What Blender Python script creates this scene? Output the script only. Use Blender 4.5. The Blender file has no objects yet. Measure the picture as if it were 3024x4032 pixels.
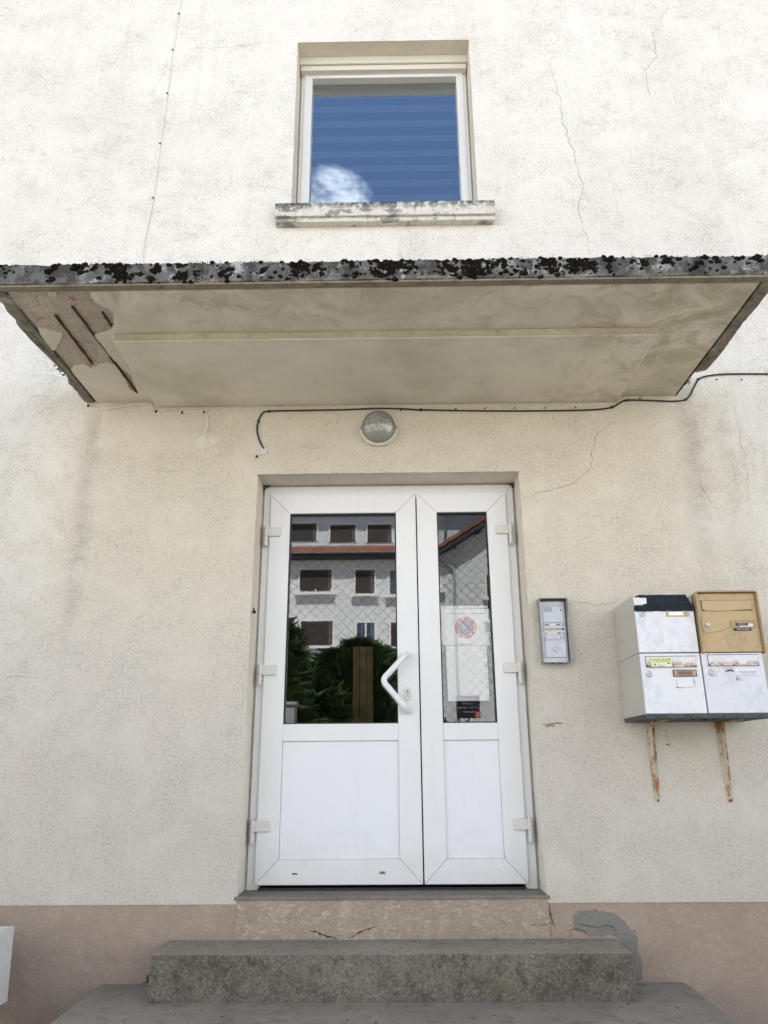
import bpy, bmesh, math, random
from mathutils import Vector, Matrix, noise as mnoise

# ------------------------------------------------------------------ camera, sky, sun, exposure
scene = bpy.context.scene
C = scene.collection
IMG_W, IMG_H = 3024.0, 4032.0
FOC, YAW, PITCH, ROLL = 2980.46, -0.011115, 0.323013, -0.0068327
CAM = Vector((0.0, -4.16, 1.37))
_f = Vector((math.sin(YAW) * math.cos(PITCH), math.cos(YAW) * math.cos(PITCH), math.sin(PITCH)))
_r = Vector((math.cos(YAW), -math.sin(YAW), 0.0))
_u = _r.cross(_f)
RIGHT = math.cos(ROLL) * _r + math.sin(ROLL) * _u
UP = -math.sin(ROLL) * _r + math.cos(ROLL) * _u
FWD = _f
cd = bpy.data.cameras.new('camera')
cam = bpy.data.objects.new('camera', cd)
C.objects.link(cam)
cd.sensor_fit = 'VERTICAL'
cd.sensor_height = 32.0
cd.lens = FOC / IMG_H * 32.0
cd.clip_start = 0.05
cd.clip_end = 2000.0
cam.matrix_world = Matrix(((RIGHT.x, UP.x, -FWD.x, CAM.x), (RIGHT.y, UP.y, -FWD.y, CAM.y),
                           (RIGHT.z, UP.z, -FWD.z, CAM.z), (0, 0, 0, 1)))
scene.camera = cam

SUN_EL = math.radians(60.0)          # high sun behind the house: this facade is in open shade
SUN_AZ_X = -0.10                     # a little to the left
sun_dir = Vector((SUN_AZ_X, 1.0, 0.0)).normalized() * math.cos(SUN_EL) + Vector((0, 0, math.sin(SUN_EL)))
world = bpy.data.worlds.new('World')
scene.world = world
world.use_nodes = True
wt = world.node_tree
wt.nodes.clear()
sky = wt.nodes.new('ShaderNodeTexSky')
sky.sky_type = 'NISHITA'
sky.sun_disc = False
sky.sun_elevation = SUN_EL
sky.sun_rotation = math.atan2(sun_dir.x, sun_dir.y)
sky.altitude = 600
sky.air_density = 1.0
sky.dust_density = 0.4
sky.ozone_density = 1.6
tc = wt.nodes.new('ShaderNodeTexCoord')
sepw = wt.nodes.new('ShaderNodeSeparateXYZ')
wt.links.new(tc.outputs['Generated'], sepw.inputs[0])
def wmath(op, a, b=None, clamp=False):
    n = wt.nodes.new('ShaderNodeMath'); n.operation = op; n.use_clamp = clamp
    for i, v in enumerate((a, b)):
        if v is None: continue
        if isinstance(v, (int, float)): n.inputs[i].default_value = v
        else: wt.links.new(v, n.inputs[i])
    return n.outputs[0]
zc = wmath('ADD', wmath('MAXIMUM', sepw.outputs['Z'], 0.02), 0.12)
comb = wt.nodes.new('ShaderNodeCombineXYZ')
wt.links.new(wmath('DIVIDE', sepw.outputs['X'], zc), comb.inputs[0])
wt.links.new(wmath('DIVIDE', sepw.outputs['Y'], zc), comb.inputs[1])
comb.inputs[2].default_value = 24.545
cn = wt.nodes.new('ShaderNodeTexNoise')
cn.inputs['Scale'].default_value = 1.35
cn.inputs['Detail'].default_value = 9
cn.inputs['Roughness'].default_value = 0.60
cn.inputs['Distortion'].default_value = 0.25
wt.links.new(comb.outputs[0], cn.inputs['Vector'])
# more cloud towards the horizon, as a broken cumulus field looks from the ground
cov = wt.nodes.new('ShaderNodeMapRange')
wt.links.new(sepw.outputs['Z'], cov.inputs[0])
cov.inputs[1].default_value = 0.10; cov.inputs[2].default_value = 0.85
cov.inputs[3].default_value = 0.10; cov.inputs[4].default_value = -0.06
cm = wt.nodes.new('ShaderNodeMapRange')
cm.interpolation_type = 'SMOOTHSTEP'
wt.links.new(wmath('ADD', cn.outputs[0], cov.outputs[0]), cm.inputs[0])
cm.inputs[1].default_value = 0.53; cm.inputs[2].default_value = 0.605
mixw = wt.nodes.new('ShaderNodeMix'); mixw.data_type = 'RGBA'
wt.links.new(cm.outputs[0], mixw.inputs[0])
wt.links.new(sky.outputs[0], mixw.inputs[6])
mixw.inputs[7].default_value = (15.0, 15.2, 15.8, 1)
bg = wt.nodes.new('ShaderNodeBackground')
bg.inputs[1].default_value = 0.065
wt.links.new(mixw.outputs[2], bg.inputs[0])
wo = wt.nodes.new('ShaderNodeOutputWorld')
wt.links.new(bg.outputs[0], wo.inputs[0])
sl = bpy.data.lights.new('sun', 'SUN')
sl.energy = 4.8
sl.angle = math.radians(0.53)
sl.color = (1.0, 0.95, 0.88)
so = bpy.data.objects.new('sun', sl)
C.objects.link(so)
so.location = (0, 20, 40)
so.rotation_euler = (-sun_dir).to_track_quat('-Z', 'Y').to_euler()
scene.view_settings.view_transform = 'Standard'
scene.view_settings.look = 'None'
scene.view_settings.gamma = 1.0
scene.view_settings.exposure = 1.94
scene.cycles.max_bounces = 6
scene.cycles.diffuse_bounces = 3
scene.cycles.glossy_bounces = 3
scene.cycles.transmission_bounces = 5
scene.cycles.transparent_max_bounces = 10
scene.cycles.use_light_tree = False
scene.cycles.caustics_reflective = False
scene.cycles.caustics_refractive = False

rnd = random.Random(11)

# ------------------------------------------------------------------ measuring helpers (photograph pixel -> point on a real plane)
def ray(px, py):
    return FWD + RIGHT * ((px - IMG_W / 2) / FOC) - UP * ((py - IMG_H / 2) / FOC)
def PY(px, py, y=0.0):
    d = ray(px, py); return CAM + d * ((y - CAM.y) / d.y)
def PZ(px, py, z):
    d = ray(px, py); return CAM + d * ((z - CAM.z) / d.z)
def zoom(x0, y0, k):
    return lambda x, y: (x0 + x * k, y0 + y * k)
def rect(q, y):                      # four measured corners TL TR BL BR -> x0 x1 z0 z1 on plane y
    a, b, c, d = [PY(p[0], p[1], y) for p in q]
    return ((a.x + c.x) / 2, (b.x + d.x) / 2, (c.z + d.z) / 2, (a.z + b.z) / 2)
GLASS_Y = 0.203
def REFL(px, py, yv):                # a thing seen mirrored in the door glass, at its real place across the street
    p = PY(px, py, yv); return Vector((p.x, 2 * GLASS_Y - yv, p.z))

# ------------------------------------------------------------------ materials
def sock(t, v, inp):
    if isinstance(v, (int, float)): inp.default_value = v
    elif isinstance(v, tuple): inp.default_value = v if len(v) == len(inp.default_value) else (v + (1,))
    else: t.links.new(v, inp)
class T:
    def __init__(s, name):
        s.m = bpy.data.materials.new(name); s.m.use_nodes = True
        s.t = s.m.node_tree; s.t.nodes.clear()
        s.out = s.t.nodes.new('ShaderNodeOutputMaterial')
        s._co = None
    @property
    def co(s):
        if s._co is None: s._co = s.t.nodes.new('ShaderNodeTexCoord').outputs['Object']
        return s._co
    def map(s, scale=(1, 1, 1), loc=(0, 0, 0), v=None, rot=(0, 0, 0)):
        n = s.t.nodes.new('ShaderNodeMapping')
        s.t.links.new(v or s.co, n.inputs[0])
        n.inputs['Scale'].default_value = scale; n.inputs['Location'].default_value = loc
        n.inputs['Rotation'].default_value = rot
        return n.outputs[0]
    def noise(s, scale, detail=4, rough=0.55, v=None, dist=0.0):
        n = s.t.nodes.new('ShaderNodeTexNoise')
        s.t.links.new(v or s.co, n.inputs['Vector'])
        n.inputs['Scale'].default_value = scale; n.inputs['Detail'].default_value = detail
        n.inputs['Roughness'].default_value = rough; n.inputs['Distortion'].default_value = dist
        return n.outputs[0]
    def voro(s, scale, v=None, feat='F1'):
        n = s.t.nodes.new('ShaderNodeTexVoronoi'); n.feature = feat
        s.t.links.new(v or s.co, n.inputs['Vector']); n.inputs['Scale'].default_value = scale
        return n.outputs['Distance']
    def rng(s, v, a, b, c=0.0, d=1.0, smooth=False):
        n = s.t.nodes.new('ShaderNodeMapRange')
        if smooth: n.interpolation_type = 'SMOOTHSTEP'
        sock(s.t, v, n.inputs[0])
        for i, x in enumerate((a, b, c, d)): n.inputs[i + 1].default_value = x
        return n.outputs[0]
    def math(s, op, a, b=None, clamp=False):
        n = s.t.nodes.new('ShaderNodeMath'); n.operation = op; n.use_clamp = clamp
        sock(s.t, a, n.inputs[0])
        if b is not None: sock(s.t, b, n.inputs[1])
        return n.outputs[0]
    def mul(s, a, b): return s.math('MULTIPLY', a, b)
    def add(s, a, b): return s.math('ADD', a, b)
    def mix(s, f, a, b, mode='MIX'):
        n = s.t.nodes.new('ShaderNodeMix'); n.data_type = 'RGBA'; n.blend_type = mode
        sock(s.t, f, n.inputs[0]); sock(s.t, a, n.inputs[6]); sock(s.t, b, n.inputs[7])
        return n.outputs[2]
    def xyz(s):
        n = s.t.nodes.new('ShaderNodeSeparateXYZ'); s.t.links.new(s.co, n.inputs[0]); return n.outputs
    def rand(s):
        return s.t.nodes.new('ShaderNodeObjectInfo').outputs['Random']
    def bump(s, h, strength=0.5, dist=0.003, prev=None):
        n = s.t.nodes.new('ShaderNodeBump')
        s.t.links.new(h, n.inputs['Height'])
        n.inputs['Strength'].default_value = strength; n.inputs['Distance'].default_value = dist
        if prev: s.t.links.new(prev, n.inputs['Normal'])
        return n.outputs[0]
    def done(s, col, rough=0.6, metal=0.0, normal=None, spec=0.5):
        b = s.t.nodes.new('ShaderNodeBsdfPrincipled')
        sock(s.t, col, b.inputs['Base Color']); sock(s.t, rough, b.inputs['Roughness'])
        sock(s.t, metal, b.inputs['Metallic']); b.inputs['Specular IOR Level'].default_value = spec
        if normal: s.t.links.new(normal, b.inputs['Normal'])
        s.t.links.new(b.outputs[0], s.out.inputs[0])
        return s.m
M = {}
def simple(name, col, rough=0.5, metal=0.0, var=0.12, scale=25.0, spec=0.5, bump=0.0):
    t = T(name)
    n = t.noise(scale, 5, 0.6)
    c2 = tuple(x * (1 - var * 2) for x in col)
    c = t.mix(t.rng(n, 0.35, 0.7), col, c2)
    nm = t.bump(t.noise(scale * 6, 3), bump, 0.001) if bump else None
    M[name] = t.done(c, t.rng(n, 0.3, 0.7, rough * 0.85, min(1, rough * 1.15)), metal, nm, spec)
    return M[name]

def plaster(name, kind):
    t = T(name)
    x, y, z = t.xyz()
    big = t.noise(0.6, 5, 0.62, dist=0.4)
    mid = t.noise(3.2, 5, 0.68, dist=0.4)
    wisp = t.noise(15.0, 5, 0.80, v=t.map((0.75, 1, 1.2)), dist=0.9)
    streak = t.noise(1.0, 4, 0.65, v=t.map((9, 9, 0.55)))
    grain = t.noise(88, 4, 0.80, v=t.map((0.75, 1, 1.2)), dist=0.25)
    if kind == 'wall':
        base = (0.80, 0.78, 0.72); dirty = (0.54, 0.505, 0.44); pale = (0.86, 0.84, 0.79)
        # creamier, darker tone below the canopy, weaker beyond its ends, none above
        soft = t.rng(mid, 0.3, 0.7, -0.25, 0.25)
        cream_mask = t.mul(t.rng(t.add(t.math('ABSOLUTE', t.add(x, 0.03)), soft), 1.6, 2.3, 1, 0.35, True), t.rng(t.add(z, soft), 1.0, 2.7, 0, 1, True))
        cream_mask = t.mul(cream_mask, t.rng(z, 3.5, 3.7, 1, 0))
        base = t.mix(cream_mask, base, (0.70, 0.635, 0.51))
        # lower wall greyer and faintly pink from splash dirt
        low = t.rng(t.add(z, t.rng(big, 0.3, 0.7, -0.5, 0.5)), 0.9, 3.3, 1, 0, True)
        base = t.mix(t.mul(low, 0.95), base, (0.63, 0.572, 0.482))
        pdark, gd = (0.30, 0.272, 0.232), 0.92
    elif kind == 'plinth':
        base = (0.39, 0.30, 0.23); dirty = (0.29, 0.23, 0.18); pale = (0.52, 0.43, 0.345)
        pdark, gd = (0.24, 0.19, 0.155), 0.5
    else:
        base = (0.37, 0.295, 0.22); dirty = (0.26, 0.21, 0.165); pale = (0.64, 0.55, 0.41)
        pdark, gd = (0.22, 0.19, 0.155), 0.55
    c = t.mix(t.mul(t.rng(big, 0.42, 0.70), 0.22), base, dirty)
    c = t.mix(t.mul(t.rng(mid, 0.50, 0.70), 0.15), c, pale)
    c = t.mix(t.mul(t.rng(mid, 0.50, 0.32), 0.13), c, dirty)
    c = t.mix(t.mul(t.rng(streak, 0.55, 0.78), 0.30), c, dirty)
    c = t.mix(t.mul(t.rng(wisp, 0.50, 0.68), t.rng(mid, 0.62, 0.36, 0.14, 0.72)), c, dirty)
    if kind == 'wall':
        st = None
        for cx, w, z0, z1, s in ((-1.80, 0.075, 1.5, 3.35, 0.55), (1.78, 0.10, 1.9, 3.4, 0.48), (1.98, 0.07, 2.0, 3.3, 0.25),
                                 (2.05, 0.3, 4.0, 6.0, 0.10), (-1.9, 0.25, 4.2, 6.5, 0.10)):
            m = t.rng(t.math('ABSOLUTE', t.add(t.add(x, -cx), t.rng(mid, 0.3, 0.7, -0.035, 0.035))), 0.0, w, s, 0.0, True)
            m = t.mul(m, t.rng(z, z0, (z0 + z1) / 2 + 0.2, 0, 1, True)); m = t.mul(m, t.rng(z, z1, z1 + 0.12, 1, 0))
            m = t.mul(m, t.rng(wisp, 0.3, 0.62, 0.2, 1.0))
            st = m if st is None else t.math('MAXIMUM', st, m)
        c = t.mix(st, c, (0.36, 0.335, 0.30))
    else:
        flake = t.rng(t.noise(42, 5, 0.80, v=t.map((0.6, 1, 1.2)), dist=1.4), 0.50, 0.68)
        c = t.mix(t.mul(flake, t.rng(mid, 0.36, 0.58, 0.1 if kind == 'plinth' else 0.45, 0.75 if kind == 'plinth' else 1.0)), c, pale)
        if kind == 'riser':
            c = t.mix(t.mul(t.rng(t.noise(9, 5, 0.75, v=t.map((0.5, 1, 1.6), (4, 0, 0)), dist=0.6), 0.60, 0.68), 0.75), c, (0.25, 0.235, 0.205))
    # pit shadows and dirt of the render put into the colour, thicker in patches
    pit = t.rng(grain, 0.52, 0.30)
    c = t.mix(t.mul(pit, t.rng(mid, 0.62, 0.36, gd * 0.35, gd)), c, pdark)
    nm = t.bump(t.noise(20, 3, 0.6), 0.35, 0.006)
    nm = t.bump(grain, 0.9 if kind == 'wall' else 0.7, 0.006, nm)
    M[name] = t.done(c, 0.92, 0, nm, 0.15)
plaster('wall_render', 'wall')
plaster('plinth_paint', 'plinth')
plaster('riser_paint', 'riser')

def concrete(name, a, b, dark, bumpd=0.004, speck=0.5, moss=0.0):
    t = T(name)
    n1 = t.noise(2.2, 7, 0.68, dist=0.3); n2 = t.noise(14, 6, 0.72); n3 = t.noise(95, 3, 0.6); n4 = t.noise(38, 4, 0.75)
    c = t.mix(t.rng(n1, 0.38, 0.66), a, b)
    c = t.mix(t.mul(t.rng(n2, 0.50, 0.66), 0.6), c, dark)
    c = t.mix(t.mul(t.rng(n3, 0.52, 0.66), speck), c, dark)
    c = t.mix(t.mul(t.rng(n3, 0.44, 0.34), speck * 0.7), c, tuple(min(1, v * 1.9) for v in a))
    if moss:
        c = t.mix(t.mul(t.rng(t.noise(3.3, 6, 0.75, v=t.map((1, 1, 1.5), (3, 1, 2))), 0.56, 0.70), moss), c, (0.145, 0.14, 0.06))
    nm = t.bump(t.add(t.mul(n4, 1.0), t.mul(n3, 0.6)), 0.8, bumpd)
    M[name] = t.done(c, 0.9, 0, nm, 0.2)
concrete('step_riser', (0.205, 0.182, 0.143), (0.092, 0.083, 0.065), (0.042, 0.038, 0.030), 0.006, 0.5, 0.5)
concrete('step_tread', (0.32, 0.285, 0.225), (0.24, 0.215, 0.168), (0.145, 0.13, 0.096), 0.0015, 0.25, 0.4)
concrete('threshold_stone', (0.23, 0.20, 0.165), (0.19, 0.168, 0.14), (0.12, 0.105, 0.088), 0.0015, 0.25)
concrete('cement_patch', (0.225, 0.212, 0.185), (0.20, 0.19, 0.165), (0.155, 0.147, 0.127), 0.002, 0.2)
concrete('pale_yard', (0.34, 0.315, 0.27), (0.28, 0.26, 0.225), (0.19, 0.178, 0.155), 0.004, 0.5)  # unseen yard ground, paled to bounce light up onto the soffit
concrete('bare_concrete', (0.53, 0.46, 0.365), (0.41, 0.35, 0.28), (0.24, 0.20, 0.155), 0.007, 0.35)
concrete('drip_olive', (0.27, 0.24, 0.175), (0.21, 0.19, 0.14), (0.08, 0.075, 0.06), 0.003, 0.3)
concrete('panel_edge', (0.52, 0.465, 0.35), (0.40, 0.355, 0.265), (0.27, 0.235, 0.175), 0.003, 0.15)
concrete('grey_stone', (0.30, 0.30, 0.29), (0.25, 0.25, 0.24), (0.17, 0.17, 0.165), 0.003, 0.3)

def soffit_mat(name, fascia=False):
    t = T(name)
    x, y, z = t.xyz()
    n1 = t.noise(1.1, 7, 0.65, v=t.map((0.8, 1.2, 1)), dist=0.5); n2 = t.noise(5.0, 7, 0.72, dist=0.8); n3 = t.noise(60, 3, 0.6)
    if not fascia:
        c = t.mix(t.rng(n1, 0.40, 0.60), (0.76, 0.715, 0.605), (0.66, 0.62, 0.52))
        wet = t.rng(t.add(y, t.rng(n1, 0.3, 0.7, -0.22, 0.22)), -0.72, -1.05)       # damp, peeling rim along the front edge
        c = t.mix(t.mul(wet, t.rng(n2, 0.42, 0.62, 0.15, 0.8)), c, (0.44, 0.385, 0.295))
        peel = t.mul(t.rng(n2, 0.555, 0.575), t.mul(wet, 0.8))
        c = t.mix(peel, c, (0.50, 0.42, 0.33))
        rt = t.mul(t.rng(t.add(x, t.rng(n2, 0.3, 0.7, -0.3, 0.3)), 0.9, 1.5), t.rng(n2, 0.42, 0.58, 0, 0.75))
        c = t.mix(rt, c, (0.45, 0.40, 0.29))
        grn = t.mul(t.rng(t.noise(1.8, 5, 0.6, v=t.map((1, 1, 1), (7, 3, 0))), 0.48, 0.66), 0.6)
        c = t.mix(grn, c, (0.48, 0.45, 0.34))
        eff = t.mul(t.rng(t.noise(3.2, 8, 0.75, v=t.map((0.9, 1.6, 1), (2, 9, 0)), dist=1.2), 0.58, 0.68), 0.6)
        c = t.mix(eff, c, (0.70, 0.66, 0.55))
    else:
        c = t.mix(t.rng(n2, 0.35, 0.6), (0.19, 0.19, 0.185), (0.11, 0.11, 0.105))
        lich = t.rng(t.noise(6, 8, 0.75, v=t.map((0.8, 1, 1.2), (1, 2, 3)), dist=0.6), 0.53, 0.60)
        c = t.mix(t.mul(lich, 0.85), c, (0.44, 0.445, 0.44))
        dk = t.rng(t.noise(11, 7, 0.75, v=t.map((1, 1, 0.7), (5, 2, 3))), 0.46, 0.55)
        c = t.mix(t.mul(dk, 0.85), c, (0.045, 0.043, 0.04))
        c = t.mix(t.mul(t.rng(t.add(z, t.rng(n2, 0.3, 0.7, -0.02, 0.02)), 3.505, 3.485), 0.7), c, (0.30, 0.27, 0.20))
    nm = t.bump(t.add(n3, t.mul(n2, 1.5)), 0.5 if not fascia else 0.8, 0.003 if not fascia else 0.008)
    M[name] = t.done(c, 0.9, 0, nm, 0.2)
soffit_mat('soffit_plaster')
soffit_mat('fascia_concrete', True)

def sill_mat():
    t = T('sill_paint')
    x, y, z = t.xyz()
    n1 = t.noise(8, 8, 0.72, v=t.map((0.8, 1, 1.3)), dist=0.4); n2 = t.noise(30, 5, 0.75)
    c = t.mix(t.rng(n2, 0.4, 0.65), (0.66, 0.64, 0.58), (0.55, 0.53, 0.47))
    c = t.mix(t.rng(n1, 0.535, 0.55), c, (0.27, 0.265, 0.25))
    top = t.rng(t.add(z, t.rng(n2, 0.3, 0.7, -0.03, 0.03)), 4.835, 4.90)
    c = t.mix(t.mul(top, t.rng(n2, 0.36, 0.50, 0.35, 0.95)), c, (0.06, 0.055, 0.048))
    c = t.mix(t.mul(t.rng(t.noise(24, 6, 0.8, v=t.map((1, 1, 0.4), (3, 0, 0))), 0.56, 0.66), 0.7), c, (0.12, 0.115, 0.10))
    M['sill_paint'] = t.done(c, 0.9, 0, t.bump(t.add(n2, t.mul(t.rng(n1, 0.535, 0.55), -2)), 0.5, 0.003), 0.2)
sill_mat()

def pvc(name, col):
    t = T(name)
    n = t.noise(1.6, 5, 0.6); st = t.noise(3, 6, 0.7, v=t.map((6, 1, 0.8)))
    c = t.mix(t.rng(n, 0.4, 0.75, 0, 0.5), col, tuple(v * 0.93 for v in col))
    c = t.mix(t.mul(t.rng(st, 0.56, 0.75), 0.22), c, (0.62, 0.60, 0.55))
    zd = t.xyz()[2]
    c = t.mix(t.mul(t.rng(t.add(zd, t.rng(t.noise(7, 5, 0.75), 0.3, 0.7, -0.10, 0.10)), 1.02, 0.76), 0.30), c, (0.50, 0.46, 0.39))
    sm = t.rng(t.noise(22, 5, 0.75), 0.62, 0.74)
    c = t.mix(t.mul(sm, 0.24), c, (0.5, 0.49, 0.46))
    M[name] = t.done(c, t.rng(n, 0.3, 0.7, 0.28, 0.42), 0, t.bump(t.noise(5, 2), 0.06, 0.004), 0.5)
pvc('box_paint', (0.64, 0.62, 0.55))
pvc('white_pvc', (0.77, 0.775, 0.765))
pvc('panel_white', (0.79, 0.792, 0.805))
pvc('cream_pvc', (0.66, 0.65, 0.60))

def box_paint(name, col, mottled, dirt, rustlow=False):
    t = T(name)
    x, y, z = t.xyz()
    va = t.t.nodes.new('ShaderNodeVectorMath'); va.operation = 'ADD'
    t.t.links.new(t.co, va.inputs[0]); t.t.links.new(t.mul(t.rand(), 9.0), va.inputs[1]); v0 = va.outputs[0]
    n1 = t.noise(26, 6, 0.75, v=t.map((1, 1, 0.75), v=v0)); n2 = t.noise(5, 6, 0.6, v=v0); n3 = t.noise(70, 3, 0.6)
    c = t.mix(t.mul(t.mul(t.rng(n2, 0.42, 0.60), t.rng(n1, 0.47, 0.56)), mottled), col, tuple(v * 0.74 for v in col))
    c = t.mix(t.mul(t.rng(t.noise(11, 5, 0.7, v=t.map((1, 1, 1), (3, 3, 1))), 0.6, 0.75), dirt), c, (0.34, 0.31, 0.27))
    if rustlow:
        c = t.mix(t.mul(t.rng(n1, 0.42, 0.56), t.rng(t.add(z, t.rng(n2, 0.3, 0.7, -0.012, 0.012)), 0.254, 0.236)), c, (0.40, 0.19, 0.075))
    M[name] = t.done(c, 0.5, 0, t.bump(n3, 0.12, 0.001), 0.4)
box_paint('mail_white', (0.76, 0.765, 0.775), 0.45, 0.12)
box_paint('mail_white_worn', (0.70, 0.705, 0.735), 0.7, 0.2)
box_paint('mail_side', (0.50, 0.475, 0.415), 0.35, 0.35)
box_paint('mail_tan', (0.50, 0.365, 0.195), 0.6, 0.5)
box_paint('mail_tan_rim', (0.42, 0.31, 0.17), 0.4, 0.35)
box_paint('flap_rust', (0.74, 0.73, 0.72), 0.5, 0.3, True)
simple('dark_seam', (0.02, 0.02, 0.022), 0.8)
simple('black_plastic', (0.02, 0.02, 0.022), 0.5)
simple('black_cable_sheath', (0.018, 0.018, 0.02), 0.45)
simple('white_cable_sheath', (0.84, 0.82, 0.75), 0.5)
simple('steel', (0.55, 0.55, 0.56), 0.35, 0.9, 0.15, 60)
simple('lock_metal', (0.50, 0.50, 0.48), 0.38, 0.8, 0.2, 90)
simple('chrome', (0.75, 0.75, 0.76), 0.12, 1.0, 0.05, 60)
simple('intercom_alu', (0.50, 0.52, 0.56), 0.42, 0.35, 0.06, 30)
simple('intercom_housing', (0.34, 0.345, 0.35), 0.45, 0.4, 0.1, 30)
simple('brass_card', (0.50, 0.41, 0.20), 0.5, 0.1, 0.15, 60)
simple('card_white', (0.83, 0.84, 0.85), 0.5)
simple('card_brown', (0.33, 0.18, 0.11), 0.5)
simple('ink_black', (0.02, 0.02, 0.025), 0.6)
simple('ink_blue', (0.10, 0.16, 0.34), 0.6)
simple('ink_red', (0.55, 0.06, 0.03), 0.6)
simple('ink_white', (0.82, 0.82, 0.82), 0.6)
simple('sticker_yellow', (0.80, 0.84, 0.36), 0.5, var=0.05)
simple('sticker_teal', (0.08, 0.36, 0.34), 0.5)
simple('sign_red', (0.68, 0.16, 0.10), 0.6, var=0.1)
simple('faded_red', (0.42, 0.15, 0.11), 0.9, var=0.3)
simple('sign_blue', (0.16, 0.27, 0.50), 0.6, var=0.1)
simple('paper', (0.94, 0.945, 0.95), 0.7, var=0.02)
simple('sleeve', (0.80, 0.82, 0.84), 0.25, var=0.03)
simple('tape_dark', (0.010, 0.015, 0.024), 0.9, bump=0.4, scale=40)
simple('felt_edge', (0.10, 0.115, 0.115), 0.8, bump=0.6, scale=60, var=0.3)
simple('crack_dark', (0.17, 0.155, 0.135), 0.95)
simple('crack_black', (0.05, 0.045, 0.04), 0.95)
simple('cream_filler', (0.70, 0.66, 0.56), 0.9, bump=0.4)
simple('white_filler', (0.80, 0.79, 0.75), 0.9, bump=0.6)
simple('rust_stain', (0.27, 0.20, 0.145), 0.95, var=0.35, scale=30)
simple('rebar_rust', (0.060, 0.036, 0.026), 0.9, var=0.3, bump=0.6, scale=60)
simple('cobweb_dirt', (0.06, 0.04, 0.03), 1.0)
simple('seal_grey', (0.42, 0.39, 0.34), 0.8)  # grey-beige of sealant, mitre seams, a drain cap and sleeve holes
simple('planter_white', (0.66, 0.66, 0.63), 0.7, var=0.1)
simple('soil', (0.06, 0.045, 0.03), 1.0)
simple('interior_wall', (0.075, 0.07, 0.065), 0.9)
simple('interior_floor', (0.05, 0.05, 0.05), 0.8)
simple('interior_wood', (0.33, 0.215, 0.085), 0.6, var=0.25, scale=9)
simple('blind_fabric', (0.36, 0.37, 0.39), 0.9, var=0.04)
simple('blind_sheer', (0.06, 0.065, 0.08), 0.9, var=0.04)
simple('blind_box', (0.12, 0.12, 0.125), 0.7)
simple('lamp_prism', (0.42, 0.41, 0.38), 0.15, 0.6, 0.2, 60)
simple('lamp_white', (0.74, 0.71, 0.63), 0.45, var=0.06)
simple('slate_light', (0.68, 0.70, 0.70), 0.8, var=0.06, scale=4)
simple('slate_back', (0.33, 0.335, 0.335), 0.9)
simple('upper_wall', (0.55, 0.59, 0.62), 0.85, var=0.05, scale=2)
simple('shutter_brown', (0.040, 0.022, 0.014), 0.6, var=0.35, scale=7)
simple('trim_white', (0.74, 0.74, 0.72), 0.6, var=0.05)
simple('gutter_dark', (0.035, 0.035, 0.04), 0.5)
simple('pipe_grey', (0.42, 0.43, 0.43), 0.4, 0.2)
simple('sign_board', (0.018, 0.02, 0.03), 0.4)
simple('sign_chalk', (0.62, 0.64, 0.66), 0.7)
simple('bark', (0.09, 0.065, 0.045), 0.95, var=0.3)
t = T('roof_tile_clay'); r_ = t.rand()
M['roof_tile_clay'] = t.done(t.mix(t.rng(t.noise(9, 4), 0.35, 0.7), t.mix(r_, (0.25, 0.085, 0.05), (0.34, 0.13, 0.075)), (0.17, 0.065, 0.045)), 0.85)
t = T('conifer_leaf'); n_ = t.noise(2.3, 4)
M['conifer_leaf'] = t.done(t.mix(t.rng(n_, 0.35, 0.68), (0.026, 0.060, 0.022), (0.095, 0.145, 0.045)), 0.7, spec=0.3)
t = T('moss_cushion'); n_ = t.noise(55, 4, 0.7)
M['moss_cushion'] = t.done(t.mix(t.rng(n_, 0.42, 0.68), (0.008, 0.0075, 0.006), (0.026, 0.022, 0.014)), 1.0, 0, t.bump(t.noise(260, 3, 0.7), 1.0, 0.006), 0.05)
t = T('bracket_paint')
n1 = t.noise(16, 7, 0.72, v=t.map((1, 1, 0.55))); n2 = t.noise(60, 4, 0.7)
z_ = t.xyz()[2]
c_ = t.mix(t.rng(n2, 0.4, 0.7, 0, 0.4), (0.52, 0.475, 0.385), (0.40, 0.355, 0.275))
rust = t.math('MAXIMUM', t.rng(t.add(n1, t.rng(z_, 1.0, 1.6, 0.075, -0.06)), 0.55, 0.62), 0.0)
c_ = t.mix(rust, c_, t.mix(t.rng(n2, 0.35, 0.65), (0.42, 0.20, 0.065), (0.26, 0.11, 0.04)))
M['bracket_paint'] = t.done(c_, 0.75, 0, t.bump(n2, 0.4, 0.001), 0.3)

def glass(name, mult, base, tint=(1, 1, 1), rough=0.0, gloss=(0.96, 0.985, 1.0)):
    t = T(name)
    fr = t.t.nodes.new('ShaderNodeFresnel'); fr.inputs[0].default_value = 1.52
    fac = t.math('ADD', t.mul(fr.outputs[0], mult), base, True)
    tr = t.t.nodes.new('ShaderNodeBsdfTransparent'); tr.inputs[0].default_value = tint + (1,)
    gl = t.t.nodes.new('ShaderNodeBsdfGlossy'); gl.inputs['Roughness'].default_value = rough
    gl.inputs['Color'].default_value = gloss + (1,)
    mx = t.t.nodes.new('ShaderNodeMixShader')
    t.t.links.new(fac, mx.inputs[0]); t.t.links.new(tr.outputs[0], mx.inputs[1]); t.t.links.new(gl.outputs[0], mx.inputs[2])
    t.t.links.new(mx.outputs[0], t.out.inputs[0])
    M[name] = t.m
glass('pane_outer', 3.2, 0.015, (0.98, 0.99, 0.988))
glass('pane_inner', 0.6, 0.0, (0.98, 0.99, 0.988))
glass('pane_plain', 2.5, 0.01, (0.99, 0.995, 0.993))
glass('window_pane', 9.0, 0.04, (0.70, 0.75, 0.76), gloss=(0.80, 0.91, 1.0))
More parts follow.
